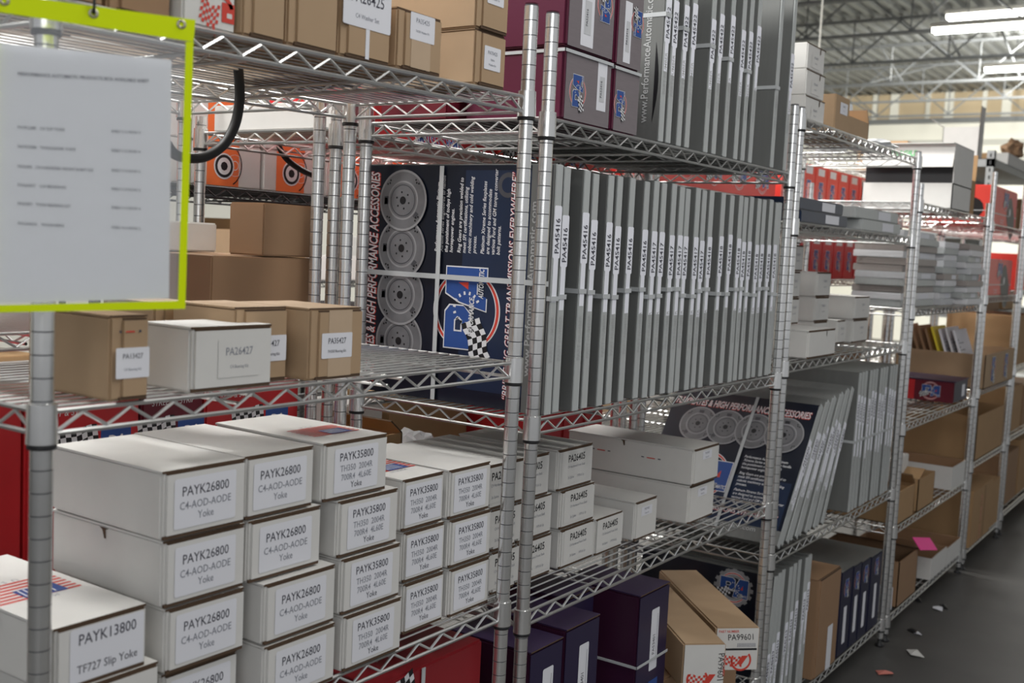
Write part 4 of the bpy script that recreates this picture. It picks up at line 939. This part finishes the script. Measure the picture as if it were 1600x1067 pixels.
for z in (GH-.06, 1.70, 1.15, .55):
    m = MB(); m.box((0, 0, z), (GX, GD, z+.004), 'greysteel'); m.box((0, 0, z-.05), (GX, .004, z+.004), 'greysteel'); m.box((0, 0, z-.05), (.004, GD, z+.004), 'greysteel'); m.box((0, GD-.004, z-.05), (GX, GD, z+.004), 'greysteel'); link('shelf', m.mesh('shelf'), t)
gz = GH-.056
open_carton('white_open_box', 'large white open carton with raised flaps on top of the grey steel rack', 8.03, 8.16, .62, gz, .22, .24, 'white', ((.14, .02), (.12, 1.0), None, None)) 
t = carton('kraft_box', 'orange-brown carton on the left behind the white open box, top of the steel rack', 9.0, 9.6, .70, gz, gz+.14, .30, 'kraft3', None, None, 0, None, 'plain')
carton('shipping_box', 'long white carton on top of the steel rack at the right', 8.5, 10.2, .51, gz, gz+.09, .10, 'white', None, None, 0, None, 'plain')
crumple('rag', 'brown crumpled bundle on the top of the steel rack at the right edge', 'bundle', 8.9, .56, gz+.091, .16, .07, .07, 'kraft2', 11)
for i, (x0, x1, y0, z, h, k) in enumerate(((8.1, 8.5, .52, 1.704, .30, 'kraft'), (8.6, 9.1, .52, 1.704, .22, 'kraft3'), (9.2, 9.9, .52, 1.704, .3, 'kraft2'), (8.1, 8.7, .52, 1.154, .4, 'kraft2'), (8.9, 9.6, .52, 1.154, .3, 'kraft3'), (8.1, 9.0, .52, .554, .4, 'kraft3'))):
    carton('kraft_box', 'kraft carton inside the grey steel rack, %s' % ['upper shelf, nearest', 'upper shelf, second', 'upper shelf, third', 'middle shelf, nearest', 'middle shelf, second', 'lower shelf'][i], x0, x1, y0, z, z+h, .47, k, None, None, 0, 'cartons inside the grey steel rack', 'plain')

# ---------------------------------------------------------------- second row contents
ZR2, ZRb = 1.235+DK, .80+DK
carton('kraft_box', 'big plain kraft carton in the second row, seen beyond the PA35427 cartons', 1.355, 1.625, Y2+.022, ZR2, ZR2+.124, .33, 'kraft2', None, None, 0, 'kraft cartons in the second row', 'plain')
t = carton('kraft_box', 'kraft carton standing on the big plain one in the second row', 1.480, 1.640, Y2+.022, ZR2+.125, ZR2+.125+.105, .10, 'kraft2', None, None, 0, 'kraft cartons in the second row', 'plain')
carton('shipping_box', 'pale grey carton behind the big plain kraft carton, second row', 1.30, 1.56, Y2+.25, ZR2+.125, ZR2+.125+.062, .16, 'white', None, None, 0, None, 'plain')
crumple('foam_sheet', 'bright white foam piece behind the pale grey carton, second row', 'foam', 1.62, 1.20, 1.20+DK, .10, .06, .11, 'foam', 21) if False else None
# red product cartons under
for i, (x0, x1, k) in enumerate(((.70, .98, 'redbox'), (.985, 1.20, 'redbox'), (1.205, 1.34, 'maroon'), (1.345, 1.585, 'redbox'))):
    redcarton('red printed carton in the second row seen under the middle shelf, %s from the left' % ordn[i], x0, x1, Y2+.02, ZRb, ZRb+.335, .36, k, 'red cartons in the second row', True, flagpos=(0 if i != 2 else -.02))
for i, (x0, x1) in enumerate(((-.02, .30), (.31, .66))):
    redcarton('dark red carton in the second row at the left picture edge, %s' % ['outer one', 'inner one'][i], x0+.0, x1, Y2+.03, .30+DK+.0, .30+DK+.42, .36, 'redbox', 'red cartons at the left edge', True) if False else None
redcarton('red carton on the low shelf of the second row, at the left picture edge', .70, 1.12, Y2+.02, .30+DK, .30+DK+.42, .36, 'redbox', None, True)
redcarton('red carton on the low shelf of the second row, right of the left one', 1.14, 1.585, Y2+.02, .30+DK, .30+DK+.42, .36, 'redbox', None, True)
# second row behind second unit
ZRB = .86+DK
open_carton('open_kraft_box', 'open kraft carton with a red tag in the second row, under the navy printed cover', 1.72, 1.93, Y2+.03, ZRB, .100, .20, 'kraft3', (None, None, None, (.05, -.9)))
crumple('plastic_bag', 'crumpled clear plastic bag in the second row behind the PAYK35800 cartons', 'bag', 2.01, .56, ZRB, .055, .05, .055, 'bag', 14)
carton('kraft_box', 'orange-brown kraft carton behind the plastic bag in the second row', 2.10, 2.44, Y2+.22, ZRB, ZRB+.15, .15, 'kraft3', None, None, 0, None, 'plain')
carton('shipping_box', 'white carton with grey side beside the orange-brown carton, second row', 1.95, 2.08, Y2+.22, ZRB, ZRB+.14, .15, 'white', None, None, 0, None, 'plain')
for i, (x0, x1) in enumerate(((2.46, 2.62), (2.625, 2.735), (2.74, 2.85))):
    redcarton('red carton in the second row behind the PA26405 stack, %s' % ['left one', 'middle one', 'right one'][i], x0, x1, Y2+.02, ZRB, ZRB+.14, .30, 'redbox', 'red cartons behind the PA26405 stack', False)
t = redcarton('red carton with upside-down lettering SMART SYSTEMS, second row top shelf', 1.80, 2.26, Y2+.04, 1.628+DK, 1.628+DK+.19, .33, 'redbox', None, False)
p = Print('front'); p.text('SMART SYSTEMS', 0, .020, .030, 'wink', math.pi, 'C', -.2, .03, .0008); p.text('SMART SYSTEMS', 0, .0205, .0285, 'blue', math.pi, 'C', -.2, .01, .0012); link('lettering', p.mesh(), t)
carton('shipping_box', 'low white carton behind the hanging black hose, second row top shelf', 1.668, 1.785, Y2+.03, 1.628+DK, 1.628+DK+.060, .37, 'white', None, None, 0, None, 'plain')
t = redcarton('red carton with blue and white emblem behind the tall grey cartons, second row top shelf', 2.28, 2.86, Y2+.04, 1.628+DK, 1.628+DK+.19, .33, 'redbox2', None, False)
p = Print('front'); logo(p, -.20, .05, .07, 0, .0008); logo(p, .05, .05, .07, 0, .0008); link('print', p.mesh(), t)
t = redcarton('wide red carton with emblems glimpsed above the row of grey cartons', 3.00, 4.14, Y2+.03, 1.63+DK, 1.63+DK+.16, .33, 'redbox2', None, False)
p = Print('front')
for i in range(5): logo(p, -.45+i*.22, .08, .06, 0, .0008)
link('print', p.mesh(), t)
for i in range(7):
    x0 = 4.30+i*.152
    for zz, kk, nm, cat_, grp in ((1.62, 'redbox2', 'orange-red', 'orange_red_box', 'orange-red cartons, upper back row'), (1.33, 'redbox', 'dark red', 'dark_red_box', 'dark red cartons, lower back row')):
        t = thing(cat_, '%s product carton in the back row, %s from the left' % (nm, ordn[i]), 'box', (x0+.055, Y2+.03, zz+DK), (0, 0, 0), grp)
        def f():
            m = MB(); m.bbox((-.073, 0, 0), (.073, .3, .19), kk, .003); return m.mesh('body')
        link('body', cached(('rb', kk), f), t)
        def g():
            p = Print('front'); p.rect(-.04, .15, .04, .180, 'wink', .0005); logo(p, 0, .080, .042, math.pi/2, .0008); return p.mesh('print')
        link('print', cached('rbp', g), t)
# orange and white cartons on the black rack
for i, x0 in enumerate((1.50, 1.725, 1.95, 2.175, 2.40)):
    t = thing('orange_white_box', 'orange and white filter carton on the black wire shelf, %s from the left' % ordn[i], 'box', (x0+.105, 1.04, 1.515+DK), (0, 0, 0), 'orange and white cartons on the black shelf')
    m = MB(); m.bbox((-.108, 0, 0), (.108, .3, .105), 'white', .003); link('body', m.mesh('body'), t)
    p = Print('front'); p.rect(-.065, .002, .035, .103, 'orange', .0005); p.disc(-.012, .050, .032, 'wink', .0009, 20); p.disc(-.012, .050, .028, 'black', .0011, 20); p.disc(-.012, .050, .021, 'wink', .0013, 20); p.disc(-.012, .050, .011, 'black', .0015, 8)
    p.ring(.022, .054, .010, .012, 'wink', .0008, 0, 360, 14); p.ring(.022, .054, .019, .020, 'pinkred', .0008, 0, 360, 16); p.ring(.022, .054, .026, .027, 'wink', .0008, 0, 360, 16)
    p.ring(-.01, .054, .052, .055, 'black', .0010, -60, 50, 14); link('print', p.mesh(), t)
    t = thing('orange_white_box', 'orange and white carton in the upper layer, black shelf, %s from the left' % ordn[i], 'box', (x0+.105, 1.04, 1.515+DK+.106), (0, 0, 0), 'orange and white cartons on the black shelf')
    link('body', m.mesh('body'), t); link('print', p.mesh(), t)
# white open carton on the second row top shelf with black hose
t = open_carton('open_white_carton', 'white open carton on the second-row shelf behind the black hose', 1.66, 1.96, Y2+.08, 1.628+DK, .07, .32, 'white', (None, None, (.09, .15), None)) if False else None
t = carton('shipping_box', 'long white carton lying behind the hanging black hose, second row', 1.50, 1.66, 1.04, 1.515+DK, 1.6, .2, 'white', None, None, 0, None, 'plain') if False else None
m = MB(); P_ = []
for (x, y) in ((372, 105), (374, 132), (374, 160), (367, 195), (350, 225), (325, 243), (300, 247), (272, 240), (255, 215)):
    P_.append(at(x, y, Y=.25))
def smooth(P, n=5):
    out = []
    for i in range(len(P)-1):
        a, b, c, d = P[max(i-1, 0)], P[i], P[i+1], P[min(i+2, len(P)-1)]
        for j in range(n):
            t = j/n; out.append(.5*((2*b)+(c-a)*t+(2*a-5*b+4*c-d)*t*t+(3*b-a-3*c+d)*t**3))
    return out+[P[-1]]
o0 = P_[3]; m.tube([q-o0 for q in smooth(P_)], .0080, 'rubber', 10); thing('rubber_hose', 'black rubber hose hanging in a loop below the top shelf, right of the pouch', 'hose', o0, me=m.mesh('hose', True))
m = MB(); P_ = [at(x, y, Y=.95) for (x, y) in ((425, 192), (445, 190), (480, 196), (520, 204))]+[at(x, y, Y=.93) for x, y in ((500, 210), (440, 200), (418, 196), (430, 215), (445, 245), (470, 265), (500, 278))]
o0 = P_[3]; m.tube([q-o0 for q in smooth(P_)], .0075, 'rubber', 8); thing('rubber_hose', 'black rubber hose draped in front of the orange and white cartons', 'hose', o0, me=m.mesh('hose', True))
# third unit second row extras: keep rows beyond filled
for i, (x0, x1, z, h, k, nm) in enumerate(((.72, .98, 1.69, .1, 'white', 'white'), (1.0, 1.3, 1.69, .14, 'kraft', 'kraft'))):
    carton('shipping_box', '%s carton on the high second-row shelf behind the pouch' % nm, x0, x1, Y2+.03, z+DK, z+DK+h, .33, k, None, None, 0, None, 'plain')
# second row behind the fourth unit
rack('wire_shelving_unit', 'chrome wire shelving unit in the second row, behind the tall stacks of flat cartons', DX0, DX1, Y2, Y2+.42, 1.80, [.30, .80, 1.33, 1.62])
for i, (x0, x1) in enumerate(((4.25, 4.8), (4.82, 5.4))):
    carton('kraft_box', 'dark kraft carton in the second row behind the purple and red one, %s' % ['left', 'right'][i], x0, x1, Y2+.02, .80+DK, .80+DK+.30, .36, 'kraft2', None, None, 0, 'dark kraft cartons in the second row', 'plain')
    carton('kraft_box', 'dark kraft carton low in the second row behind the open cartons, %s' % ['left', 'right'][i], x0, x1, Y2+.02, .30+DK, .30+DK+.36, .36, 'kraft2', None, None, 0, 'dark kraft cartons in the second row', 'plain')
# background rack far behind
for j, (bx, by) in enumerate(((.9, 2.6), (2.6, 2.6), (4.3, 2.6), (6.0, 2.6))):
    rack('black_wire_shelving_unit', 'black shelving unit across the next aisle, %s from the left' % ordn[j], bx, bx+1.5, by, by+.45, 2.0, [.25, .75, 1.20, 1.62], 'dwire', 'blk')
    for s, z in enumerate((.25, .75, 1.20, 1.62)):
        for i in range(4):
            k = ['kraft', 'white', 'kraft3', 'kraft2', 'white'][(i*2+s+j) % 5]; hh = .12+.05*((i+s*2+j) % 4)
            carton('kraft_box' if 'kraft' in k else 'shipping_box', '%s carton across the next aisle, unit %s, shelf %s, place %s' % ('white' if k == 'white' else 'brown', ordn[j], ordn[s], ordn[i]), bx+.03+i*.36, bx+.36+i*.36, by+.03, z+DK, z+DK+hh, .36, k, None, None, 0, 'cartons across the next aisle', 'plain')

# ---------------------------------------------------------------- document pouch (hangs from the top shelf by a zip tie)
a = math.radians(-25); U = Vector((math.cos(a), math.sin(a), 0)); N = Vector((math.sin(a), -math.cos(a), 0))
P0 = at(145, 20, Y=-.088)
def onp(px, py, off=0):
    v = fwd + rgt*((px-800)/F_PX) + dwn*((py-533.5)/F_PX); t = (P0+N*off-CAM).dot(N)/v.dot(N); q = CAM+v*t-P0; return (q.dot(U), q.z)
def pl(u, v, h): return U*u+Vector((0, 0, v))+N*h
t = thing('document_pouch', 'clear vinyl document pouch with lime green edges hanging by a zip tie', 'pouch', P0)
def sheetpoly(mb, pts, h, k, th=.0004):
    vs = [pl(u, v, h) for u, v in pts]+[pl(u, v, h+th) for u, v in pts]; n = len(pts)
    mb.add(vs, [tuple(range(n))[::-1], tuple(range(n, 2*n))]+[(i, (i+1) % n, n+(i+1) % n, n+i) for i in range(n)], k)
TL, TR, BR, BL = onp(-14, -11), onp(304, 32), onp(288, 482), onp(-22, 488)
TL2, TR2 = onp(-14, 18), onp(301, 66)
m = MB(); sheetpoly(m, [TL, TL2, TR2, TR][::-1], .0030, 'lime', .0012); link('header_strip', m.mesh('header'), t)
m = MB(); q = [onp(301, 66), onp(289, 66), onp(277, 470), onp(288, 482)]; sheetpoly(m, q, .0030, 'lime', .0012)
q = [onp(288, 482), onp(277, 470), onp(-22, 477), onp(-22, 488)]; sheetpoly(m, q, .0030, 'lime', .0012)
q = [onp(-14, 18), onp(-3, 18), onp(-12, 480), onp(-22, 480)]; sheetpoly(m, q, .0030, 'lime', .0012); link('edge_binding', m.mesh('binding'), t)
m = MB(); sheetpoly(m, [TL2, TR2, BR, BL][::-1], .0024, 'vinyl', .0003); link('clear_front', m.mesh('vinyl'), t)
m = MB(); sheetpoly(m, [onp(x, y) for x, y in ((-8, 67), (268, 94), (264, 466), (-12, 474))][::-1], -.0002, 'sheet', .0003); sh = link('paper_sheet', m.mesh('paper'), t)
class PP(Print):
    def P(s, u, v, h): return pl(u, v, h)
p = PP()
def pt(x, y, st, wpx, size, bold=.01):
    u, v = onp(x, y); u2, v2 = onp(x+wpx, y+wpx*.055); p.text(st, u, v, size, 'ink', math.atan2(v2-v, u2-u)*1.0, 'L', 0, bold, .0005, width=math.hypot(u2-u, v2-v))
pt(28, 118, 'PERFORMANCE AUTOMATIC PRODUCTS BOX AVAILABLE SHEET', 205, .0052, .02)
for y, s1, w1, s2 in ((201, 'PAYK2680   C4 SLIP YOKE', 73, 'SHELF 2 X ROW 3'), (231, 'PAYK3580   TH350/2004R YOKE', 90, 'SHELF 2 X ROW 4'), (262, 'PA26405   C4 HARDENED FRONT SHAFT KIT', 118, 'SHELF 2 X ROW 5'), (291, 'PA26427   C4 BEARING', 75, 'SHELF 3 X ROW 2'), (320, 'PA35427   TH350 BEARING KIT', 82, 'SHELF 3 X ROW 4'), (351, 'PA26425   WASHERS', 72, 'SHELF 4 X ROW 2')):
    pt(28, y, s1, w1, .0045); pt(174, y+6, s2, 45, .0045)
link('lettering', p.mesh('lettering'), sh)
for x, y in ((282, 39), (145, 22), (6, 2)):
    u, v = onp(x, y); m = MB()
    R3 = Matrix.Translation(pl(u, v, .0042)) @ Matrix(((U.x, 0, N.x), (U.y, 0, N.y), (0, 1, 0))).to_4x4()
    m.lathe([(.0022, 0), (.0026, .0012), (.0046, .0012), (.0052, 0)], 16, 'brass', R3); link('grommet', m.mesh('grommet', True), t)
u, v = onp(145, 22); a0 = P0+pl(u, v, .003)
m = MB(); pts = [pl(u, v, .0055), pl(u, v+.014, .007), pl(u, v+.034, -.015), pl(u, v+.038, -.095), pl(u, v+.018, -.100), pl(u, v+.004, -.012), pl(u, v, .0055)]
m.tube(smooth(pts, 4), .0016, 'blk', 6); link('zip_tie', m.mesh('tie', True), t)

# ---------------------------------------------------------------- litter on the floor
def litter(name, label, px, py, w_, d, k, yaw, seed, group='scraps on the floor'):
    q = at(px, py, Z=.002); m = MB(); rr = random.Random(seed)
    vs = [(-w_/2, -d/2, .0), (w_/2, -d/2*rr.uniform(.6, 1), .004), (w_/2*rr.uniform(.7, 1), d/2, .001), (-w_/2*rr.uniform(.7, 1), d/2, .006), (0, 0, .012)]
    m.add(vs+[(x, y, z+.0015) for x, y, z in vs], [(1, 0, 4), (2, 1, 4), (3, 2, 4), (0, 3, 4), (5, 6, 9), (6, 7, 9), (7, 8, 9), (8, 5, 9)], k); thing(name, label, 'litter', (q.x, q.y, .001), (0, 0, yaw), group, m.mesh('scrap'))
litter('paper_scrap', 'pale torn paper scrap in the middle of the aisle floor', 1430, 1021, .07, .05, 'white', .5, 1)
litter('paper_scrap', 'small white paper scrap on the floor farther up the aisle', 1465, 951, .05, .04, 'paper', .2, 2)
litter('paper_scrap', 'tiny white scrap beside a dark one on the aisle floor', 1434, 991, .03, .015, 'paper', 1.2, 3)
litter('plastic_scrap', 'dark scrap near the tiny white one on the aisle floor', 1428, 987, .07, .03, 'blk', .9, 4)
litter('plastic_scrap', 'dark bent scrap behind the small white paper scrap', 1474, 948, .05, .03, 'blk', .4, 5)
litter('plastic_scrap', 'reddish brown scrap on the floor at the bottom edge', 1383, 1052, .06, .03, 'pinkred', 2.2, 6)
litter('plastic_scrap', 'dark scrap just below the bottom wire shelf on the floor', 1434, 938, .05, .03, 'blk', .3, 7)
